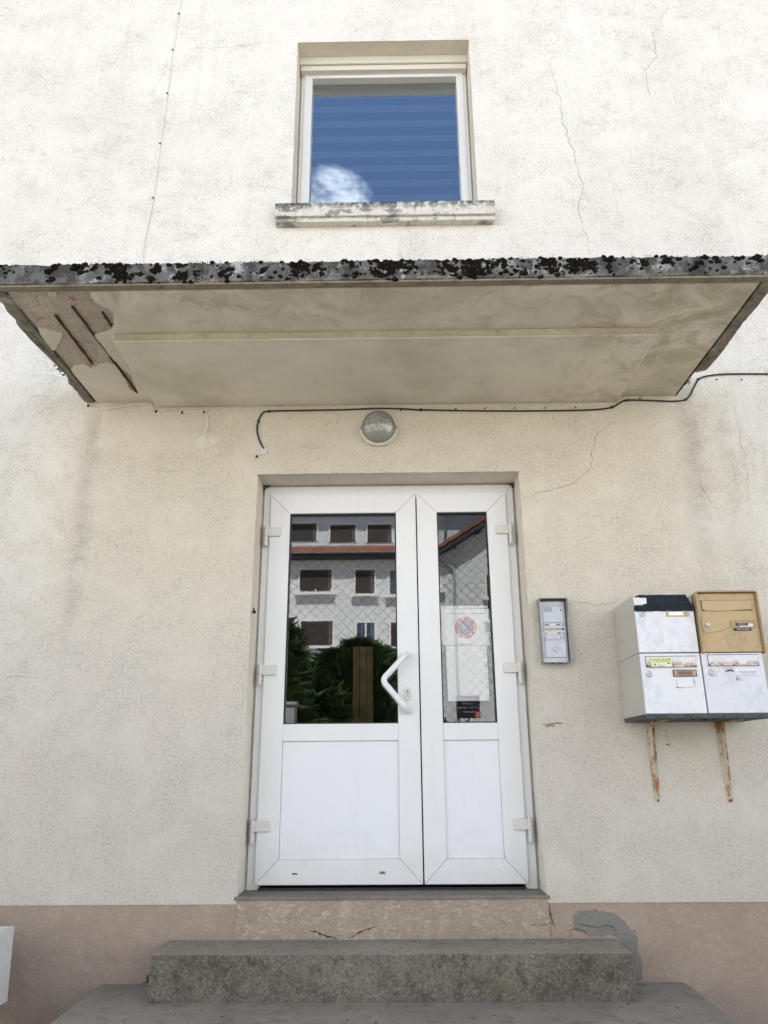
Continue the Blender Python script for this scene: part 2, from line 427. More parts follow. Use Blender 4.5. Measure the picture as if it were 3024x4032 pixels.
simple('far_pane', (0.05, 0.07, 0.10), 0.05)
t = T('lamp_glass')                    # ribbed, clouded bulkhead lens
fr = t.t.nodes.new('ShaderNodeFresnel'); fr.inputs[0].default_value = 1.5
bn = t.bump(t.noise(1, 3, 0.5, v=t.map((60, 6, 60))), 0.6, 0.004)
tr = t.t.nodes.new('ShaderNodeBsdfTransparent'); tr.inputs[0].default_value = (0.86, 0.87, 0.85, 1)
df_ = t.t.nodes.new('ShaderNodeBsdfDiffuse'); df_.inputs[0].default_value = (0.52, 0.52, 0.49, 1)
gs = t.t.nodes.new('ShaderNodeBsdfGlossy'); gs.inputs['Roughness'].default_value = 0.10
t.t.links.new(bn, gs.inputs['Normal']); t.t.links.new(bn, df_.inputs['Normal'])
m1 = t.t.nodes.new('ShaderNodeMixShader'); m1.inputs[0].default_value = 0.38
t.t.links.new(tr.outputs[0], m1.inputs[1]); t.t.links.new(df_.outputs[0], m1.inputs[2])
m2 = t.t.nodes.new('ShaderNodeMixShader')
t.t.links.new(t.math('ADD', t.mul(fr.outputs[0], 1.5), 0.06, True), m2.inputs[0]); t.t.links.new(m1.outputs[0], m2.inputs[1]); t.t.links.new(gs.outputs[0], m2.inputs[2])
t.t.links.new(m2.outputs[0], t.out.inputs[0])
M['lamp_glass'] = t.m

# ------------------------------------------------------------------ object helpers
def origin(p):
    o = Vector((0, 0, 0))
    while p is not None:
        o += p.location; p = p.parent
    return o
def tag(o, label=None, cat=None, group=None, kind=None):
    if label: o['label'] = label
    if cat: o['category'] = cat
    if group: o['group'] = group
    if kind: o['kind'] = kind
    return o
def thing(name, loc, label, cat, group=None):
    o = bpy.data.objects.new(name, None); C.objects.link(o); o.location = loc
    o.empty_display_size = 0.1
    return tag(o, label, cat, group)
def link(name, me, parent=None, loc=None):
    o = bpy.data.objects.new(name, me); C.objects.link(o)
    if parent is not None: o.parent = parent
    if loc is not None: o.location = Vector(loc) - (origin(parent) if parent is not None else Vector())
    return o
def obj(name, verts, faces, m, parent=None, smooth=False, bevel=0.0, loc=None, fm=None, recalc=True):
    """verts are world coordinates; loc sets the origin of a top-level mesh"""
    o0 = origin(parent) if parent is not None else Vector(loc or (0, 0, 0))
    me = bpy.data.meshes.new(name)
    me.from_pydata([tuple(Vector(v) - o0) for v in verts], [], faces)
    for x in (m if isinstance(m, (list, tuple)) else [m]): me.materials.append(M[x])
    if fm: me.polygons.foreach_set('material_index', fm)
    if recalc:
        bm = bmesh.new(); bm.from_mesh(me); bmesh.ops.recalc_face_normals(bm, faces=bm.faces); bm.to_mesh(me); bm.free()
    if smooth: me.polygons.foreach_set('use_smooth', [True] * len(me.polygons))
    o = bpy.data.objects.new(name, me); C.objects.link(o)
    if parent is not None: o.parent = parent
    else: o.location = o0
    if bevel:
        b = o.modifiers.new('bevel', 'BEVEL'); b.width = bevel; b.segments = 2; b.limit_method = 'ANGLE'
    return o
BF = [(0, 1, 3, 2), (4, 6, 7, 5), (0, 4, 5, 1), (2, 3, 7, 6), (0, 2, 6, 4), (1, 5, 7, 3)]
def bv(x0, x1, y0, y1, z0, z1):
    return [(x, y, z) for x in (x0, x1) for y in (y0, y1) for z in (z0, z1)]
def box(name, x0, x1, y0, y1, z0, z1, m, parent=None, bevel=0.0, loc=None):
    return obj(name, bv(x0, x1, y0, y1, z0, z1), BF, m, parent, bevel=bevel, loc=loc)
class MB:
    def __init__(s): s.v = []; s.f = []; s.mi = []
    def add(s, v, f, mi=0):
        n = len(s.v); s.v += [tuple(a) for a in v]; s.f += [tuple(i + n for i in q) for q in f]; s.mi += [mi] * len(f); return s
    def box(s, *a, mi=0): return s.add(bv(*a), BF, mi)
    def tube(s, pts, r, n=8, cap=True, mi=0):
        pts = [Vector(p) for p in pts]; V = []; F = []
        up = Vector((0, 0, 1)); prev = None
        for i, p in enumerate(pts):
            d = (pts[min(i + 1, len(pts) - 1)] - pts[max(i - 1, 0)]).normalized()
            if prev is None:
                a = d.cross(up)
                if a.length < 1e-3: a = d.cross(Vector((1, 0, 0)))
                a.normalize()
            else:
                a = (prev - d * prev.dot(d)).normalized()
            prev = a; b = d.cross(a)
            rr = r[i] if isinstance(r, (list, tuple)) else r
            V += [p + (a * math.cos(2 * math.pi * k / n) + b * math.sin(2 * math.pi * k / n)) * rr for k in range(n)]
        for i in range(len(pts) - 1):
            F += [(i * n + k, i * n + (k + 1) % n, (i + 1) * n + (k + 1) % n, (i + 1) * n + k) for k in range(n)]
        if cap:
            F += [tuple(range(n)), tuple((len(pts) - 1) * n + k for k in range(n))]
        return s.add(V, F, mi)
    def lathe_y(s, c, prof, n=32, mi=0):      # profile of (radius, y offset) turned about the y axis
        V = []; F = []
        for (r, y) in prof:
            V += [(c[0] + r * math.cos(2 * math.pi * k / n), c[1] + y, c[2] + r * math.sin(2 * math.pi * k / n)) for k in range(n)]
        for i in range(len(prof) - 1):
            F += [(i * n + k, i * n + (k + 1) % n, (i + 1) * n + (k + 1) % n, (i + 1) * n + k) for k in range(n)]
        F += [tuple(range(n)), tuple((len(prof) - 1) * n + k for k in range(n))]
        return s.add(V, F, mi)
    def plate(s, pts, y0, y1, mi=0):          # outline (x,z) extruded from y0 to y1
        n = len(pts)
        V = [(p[0], y0, p[1]) for p in pts] + [(p[0], y1, p[1]) for p in pts]
        F = [tuple(range(n)), tuple(range(2 * n - 1, n - 1, -1))] + [(i, (i + 1) % n, n + (i + 1) % n, n + i) for i in range(n)]
        return s.add(V, F, mi)
    def slab(s, pts, z0, z1, mi=0):           # outline (x,y) extruded from z0 to z1
        n = len(pts)
        V = [(p[0], p[1], z0) for p in pts] + [(p[0], p[1], z1) for p in pts]
        F = [tuple(range(n)), tuple(range(2 * n - 1, n - 1, -1))] + [(i, (i + 1) % n, n + (i + 1) % n, n + i) for i in range(n)]
        return s.add(V, F, mi)
    def build(s, name, m, parent=None, smooth=False, bevel=0.0, loc=None):
        return obj(name, s.v, s.f, m, parent, smooth, bevel, loc, s.mi if isinstance(m, (list, tuple)) else None)
def smooth_path(pts, n=6):
    pts = [Vector(p) for p in pts]; out = []
    for i in range(len(pts) - 1):
        p0 = pts[max(i - 1, 0)]; p1 = pts[i]; p2 = pts[i + 1]; p3 = pts[min(i + 2, len(pts) - 1)]
        for k in range(n):
            t = k / n
            out.append(0.5 * ((2 * p1) + (p2 - p0) * t + (2 * p0 - 5 * p1 + 4 * p2 - p3) * t * t + (3 * p1 - p0 - 3 * p2 + p3) * t ** 3))
    out.append(pts[-1]); return out
def text(name, body, cx, y, cz, size, m, parent, face=-1, rot=0.0, fit=None, extrude=0.0):
    cu = bpy.data.curves.new(name, 'FONT'); cu.body = body; cu.size = size; cu.align_x = 'CENTER'; cu.align_y = 'CENTER'
    cu.resolution_u = 2; cu.space_line = 0.8
    tmp = bpy.data.objects.new('tmp', cu); C.objects.link(tmp)
    bpy.context.view_layer.update()
    me = bpy.data.meshes.new_from_object(tmp.evaluated_get(bpy.context.evaluated_depsgraph_get()))
    bpy.data.objects.remove(tmp)
    xs = [v.co.x for v in me.vertices]; k = 1.0
    if fit and xs: k = fit / (max(xs) - min(xs))
    for v in me.vertices:
        a, b = v.co.x * k, v.co.y
        a, b = a * math.cos(rot) - b * math.sin(rot), a * math.sin(rot) + b * math.cos(rot)
        v.co = (a, 0, b) if face < 0 else (-a, 0, b)
    me.name = name; me.materials.clear(); me.materials.append(M[m])
    return link(name, me, parent, (cx, y, cz))
def ribbon(name, pts, w, m, parent, y=-0.0012, seed=0, sub=5, jit=0.35, taper=True):
    """a crack: thin jagged open seam lying on the wall plane"""
    rr = random.Random(seed); P = []
    for i in range(len(pts) - 1):
        a, b = Vector(pts[i]), Vector(pts[i + 1]); L = (b - a).length
        n = Vector((-(b - a).z, 0, (b - a).x)).normalized() if L else Vector()
        for k in range(sub):
            P.append(a.lerp(b, k / sub) + n * (rr.uniform(-1, 1) * jit * L / sub if k else 0))
    P.append(Vector(pts[-1])); V = []; F = []
    for i, p in enumerate(P):
        d = P[min(i + 1, len(P) - 1)] - P[max(i - 1, 0)]; d.normalize()
        n = Vector((-d.z, 0, d.x)); ww = w * rr.uniform(0.35, 1.25)
        if taper: ww *= 0.35 + 0.65 * math.sin(math.pi * (i + 0.5) / len(P))
        V += [(p.x + n.x * ww / 2, y, p.z + n.z * ww / 2), (p.x - n.x * ww / 2, y, p.z - n.z * ww / 2)]
    F = [(2 * i, 2 * i + 1, 2 * i + 3, 2 * i + 2) for i in range(len(P) - 1)]
    return obj(name, V, F, m, parent)

# key dimensions of the facade (metres)
DX0, DX1, DZ0, DZ1 = -0.7905, 0.7494, 0.757, 3.0066
WX0, WX1, WZ0, WZ1 = -0.6553, 0.5973, 4.895, 6.3985
CZ = 3.4876                       # underside of the canopy
PLZ = 0.722                       # top of the painted plinth
S1, S2 = 0.566, 0.379             # upper and lower tread heights
FR_Y = 0.192                      # front of the door frame

# ------------------------------------------------------------------ ground
g = obj('ground', [(-300, -300, 0), (300, -300, 0), (300, 300, 0), (-300, 300, 0)], [(0, 1, 2, 3)], 'pale_yard')
g['kind'] = 'structure'

# ------------------------------------------------------------------ the house
house = thing('house', (0, 0, 0), 'weathered cream rendered house with a white double door under a concrete canopy', 'house')
def jline(a, b, n, amp, axis, seed):
    rr = random.Random(seed); out = []
    for i in range(n + 1):
        p = [a[0] + (b[0] - a[0]) * i / n, a[1] + (b[1] - a[1]) * i / n]
        if 0 < i < n: p[axis] += rr.uniform(-amp, amp)
        out.append(tuple(p))
    return out
LX, RX, TZ = -7.5, 8.5, 9.6
eL = jline((DX0, PLZ), (DX0, DZ1), 90, 0.0016, 0, 1)
eR = jline((DX1, PLZ), (DX1, DZ1), 90, 0.0016, 0, 2)
eT = jline((DX0, DZ1), (DX1, DZ1), 60, 0.0016, 1, 3)
wL = jline((WX0, WZ0), (WX0, WZ1), 50, 0.0014, 0, 4)
wR = jline((WX1, WZ0), (WX1, WZ1), 50, 0.0014, 0, 5)
wT = jline((WX0, WZ1), (WX1, WZ1), 50, 0.0014, 1, 6)
wall = MB()
def face2d(pts): wall.add([(p[0], 0, p[1]) for p in pts], [tuple(range(len(pts)))])
def grid2d(x0, x1, z0, z1): face2d([(x0, z0), (x1, z0), (x1, z1), (x0, z1)])
face2d([(LX, PLZ)] + eL + [(LX, DZ1)])
face2d([(RX, PLZ), (RX, DZ1)] + eR[::-1])
face2d([(LX, DZ1)] + eT + [(RX, DZ1), (RX, WZ0), (WX1, WZ0), (WX0, WZ0), (LX, WZ0)])
face2d([(LX, WZ0)] + wL + [(LX, WZ1)])
face2d([(RX, WZ0), (RX, WZ1)] + wR[::-1])
face2d([(LX, WZ1)] + wT + [(RX, WZ1), (RX, TZ), (LX, TZ)])
def reveal(line, back):
    for i in range(len(line) - 1):
        a, b = line[i], line[i + 1]; sx, sz = back
        A = (sx if sx is not None else a[0], sz if sz is not None else a[1]); B = (sx if sx is not None else b[0], sz if sz is not None else b[1])
        wall.add([(a[0], 0, a[1]), (b[0], 0, b[1]), (B[0], 0.40, B[1]), (A[0], 0.40, A[1])], [(0, 1, 2, 3)], 1)
reveal(eL, (DX0, None)); reveal(eR, (DX1, None)); reveal(eT, (None, DZ1))
reveal(wL, (WX0, None)); reveal(wR, (WX1, None)); reveal(wT, (None, WZ1))
wall.add([(WX0, 0, WZ0), (WX1, 0, WZ0), (WX1, 0.40, WZ0), (WX0, 0.40, WZ0)], [(0, 1, 2, 3)], 1)
wall.add([(LX, 0, PLZ), (DX0, 0, PLZ), (DX0, 0.008, PLZ), (LX, 0.008, PLZ)], [(0, 1, 2, 3)])
wall.add([(DX1, 0, PLZ), (RX, 0, PLZ), (RX, 0.008, PLZ), (DX1, 0.008, PLZ)], [(0, 1, 2, 3)])
# sides, back and top of the block
wall.add([(LX, 0, 0), (LX, 9, 0), (LX, 9, TZ), (LX, 0, TZ)], [(0, 1, 2, 3)])
wall.add([(RX, 0, 0), (RX, 9, 0), (RX, 9, TZ), (RX, 0, TZ)], [(0, 1, 2, 3)])
wall.add([(LX, 9, 0), (RX, 9, 0), (RX, 9, TZ), (LX, 9, TZ)], [(0, 1, 2, 3)])
t = T('reveal_paint')
n1 = t.noise(3, 6, 0.65, v=t.map((1, 1, 0.4))); n2 = t.noise(30, 4, 0.7)
c_ = t.mix(t.rng(n1, 0.4, 0.68), (0.74, 0.68, 0.575), (0.62, 0.575, 0.50))
c_ = t.mix(t.mul(t.rng(n2, 0.52, 0.7), 0.30), c_, (0.46, 0.43, 0.37))
M['reveal_paint'] = t.done(c_, 0.85, 0, t.bump(n2, 0.3, 0.002), 0.2)
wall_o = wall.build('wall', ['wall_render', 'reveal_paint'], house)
# plinth
pl = MB()
for (a, b) in ((LX, DX0), (DX1, RX)):
    pl.add([(a, 0.004, 0), (b, 0.004, 0), (b, 0.004, PLZ + 0.004), (a, 0.004, PLZ + 0.004)], [(0, 1, 2, 3)])
pl.build('plinth', 'plinth_paint', house)
box('door_riser', DX0, DX1, -0.003, 0.20, 0.30, DZ0 - 0.016, 'riser_paint', house)
# roof slab with overhang on the far side only in silhouette
rf = MB(); rf.add([(LX - 0.3, 0.02, TZ), (RX + 0.3, 0.02, TZ), (RX + 0.3, 4.5, TZ + 1.6), (LX - 0.3, 4.5, TZ + 1.6), (LX - 0.3, 9.3, TZ - 0.05), (RX + 0.3, 9.3, TZ - 0.05)],
                  [(0, 1, 2, 3), (3, 2, 5, 4), (0, 3, 4), (1, 5, 2)])
rf.build('roof', 'roof_tile_clay', house)
# threshold slab
th = MB(); th.slab([(DX0 - 0.012, -0.012)] + [(DX0 + (DX1 - DX0) * i / 40, -0.012 + rnd.uniform(-0.003, 0.004)) for i in range(1, 40)] + [(DX1 + 0.01, -0.012), (DX1 + 0.01, -0.0005), (DX1 - 0.002, 0.0), (DX1 - 0.002, 0.40), (DX0 + 0.002, 0.40), (DX0 + 0.002, 0.0), (DX0 - 0.012, -0.0005)], DZ0 - 0.016, DZ0)
th.build('threshold', 'threshold_stone', house, bevel=0.003)

# ------------------------------------------------------------------ door: frame, two leaves
k5 = zoom(950, 1800, .75347); k6 = zoom(900, 2800, .7836); k8 = zoom(900, 3440, .7836); kl = zoom(960, 1830, .14467); kr = zoom(1900, 1830, .14467)
LEAF_Y = 0.174
lx0, lx1, lz0, lz1 = rect([k5(155, 198), k5(907, 192), k6(130, 878), k6(980, 873)], LEAF_Y)
rx0, rx1, rz0, rz1 = rect([k5(913, 190), k5(1376, 185), k6(988, 872), k6(1513, 866)], LEAF_Y)
lz0 = rz0 = (lz0 + rz0) / 2; lz1 = rz1 = (lz1 + rz1) / 2
gl_ = rect([k5(257, 295), k5(805, 290), k5(219, 1395), k5(822, 1390)], LEAF_Y)
gr_ = rect([k5(1018, 288), k5(1278, 284), k5(1055, 1390), k5(1343, 1388)], LEAF_Y)
pl_ = rect([k6(267, 153), k6(855, 148), k6(250, 748), k6(862, 745)], LEAF_Y)
pr_ = rect([k6(1080, 145), k6(1357, 143), k6(1100, 740), k6(1390, 738)], LEAF_Y)
gx = [(gl_[0] + pl_[0]) / 2, (gl_[1] + pl_[1]) / 2, (gr_[0] + pr_[0]) / 2, (gr_[1] + pr_[1]) / 2]
gz0 = (gl_[2] + gr_[2]) / 2; gz1 = (gl_[3] + gr_[3]) / 2; pz0 = (pl_[2] + pr_[2]) / 2; pz1 = (pl_[3] + pr_[3]) / 2
df = house
fw0, fw1 = DX0 + 0.012, DX1 - 0.012
# fixed frame: two jambs and a head, mitred
def mitre(name, pts, y0, y1, m, parent, bev=0.003):
    mb = MB(); mb.plate(pts, y0, y1); return mb.build(name, m, parent, bevel=bev)
jam = 0.062
dfr = mitre('door_frame', [(fw0, DZ0), (fw0, DZ1 - 0.012), (fw1, DZ1 - 0.012), (fw1, DZ0), (fw1 - jam, DZ0), (fw1 - jam, DZ1 - 0.012 - jam - 0.02), (fw0 + jam, DZ1 - 0.012 - jam - 0.02), (fw0 + jam, DZ0)], FR_Y, FR_Y + 0.07, 'white_pvc', house)
for sx, xa in ((1, fw0), (-1, fw1)):       # mitre seams of the frame
    za = DZ1 - 0.013
    mb = MB(); mb.add([(xa + sx * 0.002, FR_Y - 0.0006, za), (xa + sx * 0.004, FR_Y - 0.0006, za), (xa + sx * (jam), FR_Y - 0.0006, za - jam - 0.02), (xa + sx * (jam - 0.002), FR_Y - 0.0006, za - jam - 0.02)], [(0, 1, 2, 3)])
    mb.build('mitre_seam', 'seal_grey', dfr)
# sealant between frame and masonry
for a, b in ((DX0, fw0), (fw1, DX1)):
    box('sealant', a, b, FR_Y + 0.008, FR_Y + 0.05, DZ0, DZ1 - 0.012, 'seal_grey', dfr)
box('sealant', DX0, DX1, FR_Y + 0.008, FR_Y + 0.05, DZ1 - 0.012, DZ1, 'seal_grey', dfr)
box('weather_bar', fw0 + jam, fw1 - jam, 0.170, 0.23, DZ0 + 0.001, DZ0 + 0.012, 'black_plastic', dfr)
def leaf(x0, x1, a0, a1, hinge_left, label):
    z0, z1 = lz0, lz1; y0, y1 = LEAF_Y, LEAF_Y + 0.066; e = 0.0007
    root = bpy.data.objects.new('door_leaf', None); C.objects.link(root); root.parent = house; root['label'] = label
    mitre('stile', [(x0, z0 + e), (x0, z1 - e), (a0, gz1 - e), (a0, pz0 + e)], y0, y1, 'white_pvc', root, 0.0025)
    mitre('stile', [(x1, z0 + e), (a1, pz0 + e), (a1, gz1 - e), (x1, z1 - e)], y0, y1, 'white_pvc', root, 0.0025)
    mitre('rail', [(x0 + e, z1), (x1 - e, z1), (a1 - e, gz1), (a0 + e, gz1)], y0, y1, 'white_pvc', root, 0.0025)
    mitre('rail', [(x0 + e, z0), (a0 + e, pz0), (a1 - e, pz0), (x1 - e, z0)], y0, y1, 'white_pvc', root, 0.0025)
    mitre('rail', [(a0 + 0.0005, pz1), (a0 + 0.0005, gz0), (a1 - 0.0005, gz0), (a1 - 0.0005, pz1)], y0, y1, 'white_pvc', root, 0.0025)
    box('panel', a0 + 0.001, a1 - 0.001, LEAF_Y + 0.014, LEAF_Y + 0.05, pz0 + 0.001, pz1 - 0.001, 'panel_white', root)
    # shadow gap round the panel
    # glazing beads and the double-glazed unit
    b = 0.007
    mb = MB()
    for q in ((a0, a0 + b, gz0, gz1), (a1 - b, a1, gz0, gz1), (a0 + b, a1 - b, gz1 - b, gz1), (a0 + b, a1 - b, gz0, gz0 + b)):
        mb.box(q[0], q[1], LEAF_Y + 0.012, LEAF_Y + 0.06, q[2], q[3])
    mb.build('glazing_gasket', 'black_plastic', root)
    g1, g2 = a0 + b * 0.5, a1 - b * 0.5; h1, h2 = gz0 + b * 0.5, gz1 - b * 0.5
    obj('pane', [(g1, GLASS_Y, h1), (g2, GLASS_Y, h1), (g2, GLASS_Y, h2), (g1, GLASS_Y, h2)], [(0, 1, 2, 3)], 'pane_outer' if hinge_left else 'pane_plain', root, recalc=False)
    if not hinge_left: return root
    d = 0.0028 * (g2 - g1) / 2; q = 0.0009 * (h2 - h1) / 2        # inner sheet not quite parallel: gives the ghost image
    yy = GLASS_Y + 0.02
    obj('pane', [(g1, yy - d - q, h1), (g2, yy + d - q, h1), (g2, yy + d + q, h2), (g1, yy - d + q, h2)], [(0, 1, 2, 3)], 'pane_inner', root, recalc=False)
    return root
left_leaf = leaf(lx0, lx1, gx[0], gx[1], True, 'wide left door leaf with clear glass over a white panel')
right_leaf = leaf(rx0, rx1, gx[2], gx[3], False, 'narrow right door leaf with notices taped behind its glass')
box('astragal', lx1 - 0.004, rx0 + 0.004, LEAF_Y + 0.02, LEAF_Y + 0.06, lz0, lz1, 'black_plastic', left_leaf)
# hinges
def hinge(leafo, body, barrel, right):
    x0, x1, z0, z1 = rect([(body[0], body[1]), (body[2], body[1]), (body[0], body[3]), (body[2], body[3])], LEAF_Y - 0.012)
    bx0, bx1, bz0, bz1 = rect([(barrel[0], barrel[1]), (barrel[2], barrel[1]), (barrel[0], barrel[3]), (barrel[2], barrel[3])], LEAF_Y - 0.014)
    h = box('hinge', x0, x1, LEAF_Y - 0.016, LEAF_Y + 0.001, z0, z1, 'cream_pvc', leafo, 0.003)
    cx = (bx0 + bx1) / 2; r = (bx1 - bx0) / 2; zm = bz0 + (bz1 - bz0) * 0.5
    mb = MB(); mb.tube([(cx, LEAF_Y - 0.008, bz0), (cx, LEAF_Y - 0.008, zm - 0.001)], r * 0.95, 12); mb.tube([(cx, LEAF_Y - 0.008, zm), (cx, LEAF_Y - 0.008, bz1)], r, 12)
    mb.box(cx - 0.006, cx + 0.006, LEAF_Y - 0.008, FR_Y + 0.002, bz0 + 0.01, zm - 0.01)
    mb.build('hinge_barrel', 'cream_pvc', leafo, bevel=0.0015)
def zz(z, a, b, c, d):
    p, q = z(a, b), z(c, d); return (p[0], p[1], q[0], q[1])
hinge(left_leaf, zz(k5, 140, 367, 205, 413), zz(k5, 116, 362, 140, 462), 0)
hinge(left_leaf, zz(k5, 107, 1085, 182, 1138), zz(k5, 84, 1082, 108, 1190), 0)
hinge(left_leaf, zz(k6, 130, 550, 205, 607), zz(k6, 105, 548, 130, 668), 0)
hinge(right_leaf, zz(k5, 1330, 352, 1397, 398), zz(k5, 1397, 343, 1420, 450), 1)
hinge(right_leaf, zz(k5, 1373, 1072, 1447, 1125), zz(k5, 1447, 1068, 1472, 1180), 1)
hinge(right_leaf, zz(k6, 1432, 540, 1505, 597), zz(k6, 1505, 535, 1530, 658), 1)
# handle
kh = zoom(1450, 2520, .14465)
yo = LEAF_Y - 0.062
A = PY(*kh(1060, 375), LEAF_Y - 0.03); B = PY(*kh(385, 1095), yo); Cc = PY(*kh(1068, 1930), LEAF_Y - 0.03)
A0 = Vector((A.x, LEAF_Y + 0.002, A.z)); C0 = Vector((Cc.x, LEAF_Y + 0.002, Cc.z))
A1 = Vector((A.x - 0.004, yo + 0.012, A.z - 0.003)); C1 = Vector((Cc.x - 0.004, yo + 0.012, Cc.z + 0.003))
A2 = A1.lerp(B, 0.12); A2.y = yo; C2 = C1.lerp(B, 0.12); C2.y = yo
def arc(p, q, s, n=7):
    return [(p * (1 - t) ** 2 + q * 2 * t * (1 - t) + s * t * t) for t in [i / n for i in range(n + 1)]]
P1 = B.lerp(A2, 0.26); P1.y = yo; P2 = B.lerp(C2, 0.24); P2.y = yo; Bx = B + Vector((-0.012, 0, 0))
path = [A0] + arc(A0.lerp(A1, 0.45), A1, A2) + arc(P1, Bx, P2, 10) + arc(C2, C1, C0.lerp(C1, 0.45)) + [C0]
mb = MB(); mb.tube(path, 0.0168, 20); mb.build('handle', 'white_pvc', left_leaf, smooth=True)
lc = PY(*kh(1072, 1458), LEAF_Y)
def stadium(cx, cz, w, h, n=10):
    r = w / 2; d = h / 2 - r; o = []
    for i in range(n + 1): a = math.pi * i / n; o.append((cx + r * math.cos(a), cz + d + r * math.sin(a)))
    for i in range(n + 1): a = math.pi + math.pi * i / n; o.append((cx + r * math.cos(a), cz - d + r * math.sin(a)))
    return o
mb = MB(); mb.plate(stadium(lc.x, lc.z, 0.034, 0.073), LEAF_Y - 0.010, LEAF_Y + 0.001)
esc = mb.build('lock_escutcheon', 'cream_pvc', left_leaf, bevel=0.003)
mb = MB(); mb.tube([(lc.x, LEAF_Y - 0.012, lc.z + 0.010), (lc.x, LEAF_Y, lc.z + 0.010)], 0.0092, 16); mb.box(lc.x - 0.005, lc.x + 0.005, LEAF_Y - 0.0112, LEAF_Y, lc.z - 0.020, lc.z + 0.010)
mb.build('lock_cylinder', 'lock_metal', left_leaf)
mb = MB(); mb.box(lc.x - 0.0016, lc.x + 0.0016, LEAF_Y - 0.0126, LEAF_Y - 0.011, lc.z + 0.006, lc.z + 0.017); mb.build('keyhole', 'ink_black', left_leaf)
# drain slots along the bottom rails
for (px, py, leafo, m, s) in ((332, 818, left_leaf, 'ink_black', (0.014, 0.0035)), (773, 811, left_leaf, 'seal_grey', (0.017, 0.007)), (1127, 808, right_leaf, 'white_pvc', (0.018, 0.008)), (1373, 804, right_leaf, 'white_pvc', (0.018, 0.008))):
    p = PY(*k6(px, py), LEAF_Y)
    o = box('drain_cap', p.x - s[0], p.x + s[0], LEAF_Y - (0.0008 if m == 'ink_black' else 0.005), LEAF_Y + 0.001, p.z - s[1], p.z + s[1], m, leafo, 0.001 if m != 'ink_black' else 0)
    if m == 'seal_grey': box('drain_slot', p.x - 0.011, p.x + 0.011, LEAF_Y - 0.0056, LEAF_Y - 0.0045, p.z - 0.004, p.z + 0.001, 'ink_black', leafo)
# dirt and old cobweb in the two upper corners of the recess
for sx, xa, sd in ((1, DX0, 3), (-1, DX1, 8)):
    mb = MB(); rr = random.Random(sd)
    for i in range(26):
        a = rr.uniform(0, 1); b = rr.uniform(0, 1) * (1 - a)
        cx = xa + sx * (0.004 + 0.045 * a ** 1.6); cz_ = DZ1 - 0.004 - 0.05 * b ** 1.3; s = rr.uniform(0.0015, 0.006)
        mb.add([(cx - s, FR_Y - 0.004 - rr.uniform(0, .01), cz_), (cx + s, FR_Y - 0.004, cz_ + s), (cx, FR_Y - 0.002, cz_ - s), (cx, FR_Y + 0.006, cz_)], [(0, 1, 2), (0, 1, 3), (1, 2, 3), (0, 2, 3)])
    mb.build('corner_dirt', 'cobweb_dirt', dfr)
# hallway behind the door
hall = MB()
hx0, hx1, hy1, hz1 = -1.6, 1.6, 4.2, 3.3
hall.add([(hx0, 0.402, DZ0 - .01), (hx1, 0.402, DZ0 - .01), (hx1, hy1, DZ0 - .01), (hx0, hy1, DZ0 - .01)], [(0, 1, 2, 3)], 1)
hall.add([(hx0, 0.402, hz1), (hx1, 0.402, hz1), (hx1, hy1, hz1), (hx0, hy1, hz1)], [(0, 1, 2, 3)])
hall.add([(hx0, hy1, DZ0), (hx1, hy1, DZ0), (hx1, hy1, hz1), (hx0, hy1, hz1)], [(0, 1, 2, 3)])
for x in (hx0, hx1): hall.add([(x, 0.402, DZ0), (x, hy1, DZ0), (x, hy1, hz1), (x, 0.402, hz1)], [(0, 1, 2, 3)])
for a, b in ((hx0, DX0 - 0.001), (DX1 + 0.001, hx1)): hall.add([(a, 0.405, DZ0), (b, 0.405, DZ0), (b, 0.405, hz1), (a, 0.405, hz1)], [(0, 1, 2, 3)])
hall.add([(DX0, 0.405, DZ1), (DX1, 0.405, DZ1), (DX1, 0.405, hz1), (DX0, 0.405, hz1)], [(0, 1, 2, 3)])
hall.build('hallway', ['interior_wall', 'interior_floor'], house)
kg = zoom(1100, 2400, .36166)
w0 = PY(*kg(800, 560), 1.25); w1 = PY(*kg(1022, 560), 1.25)
wd = thing('wooden_partition', (w0.x, 1.25, DZ0), 'brown boarded wooden partition standing in the hallway behind the left glass', 'partition')
ww = (w1.x - w0.x) / 3
for i in range(3):
    box('plank', w0.x + ww * i + 0.0015, w0.x + ww * (i + 1) - 0.0015, 1.25, 1.28, DZ0, PY(*kg(900, 405), 1.25).z, 'interior_wood', wd, 0.002)

# ------------------------------------------------------------------ window
k1 = zoom(1000, 100, .66305)
WY = 0.19
win = bpy.data.objects.new('window', None); C.objects.link(win); win.parent = house; win['label'] = 'upstairs window with a striped roller blind behind blue reflecting glass'
wfz1 = PY(*k1(700, 272), WY).z
sb0 = PY(*k1(700, 222), 0.120).z; sb1 = PY(*k1(700, 262), 0.135).z
box('shutter_box', WX0, WX1, 0.120, 0.38, sb0, WZ1 - 0.0005, 'box_paint', win, 0.004)
box('shutter_box', WX0 + 0.008, WX1 - 0.008, 0.135, 0.38, min(sb1, wfz1 + 0.012), sb0 - 0.004, 'box_paint', win, 0.004)
gw = rect([k1(348, 325), k1(1203, 320), k1(328, 1048), k1(1230, 1040)], WY + 0.01)
wo0, wo1 = WX0 + 0.012, WX1 - 0.012
gw = (gw[0], gw[1], WZ0 + 0.03, gw[3])
mitre('frame', [(wo0, WZ0), (wo0, wfz1), (wo1, wfz1), (wo1, WZ0), (wo1 - 0.03, WZ0), (wo1 - 0.03, wfz1 - 0.02), (wo0 + 0.03, wfz1 - 0.02), (wo0 + 0.03, WZ0)], WY, WY + 0.07, 'white_pvc', win)
i0, i1 = wo0 + 0.024, wo1 - 0.024; j1 = wfz1 - 0.014; j0 = WZ0 + 0.004
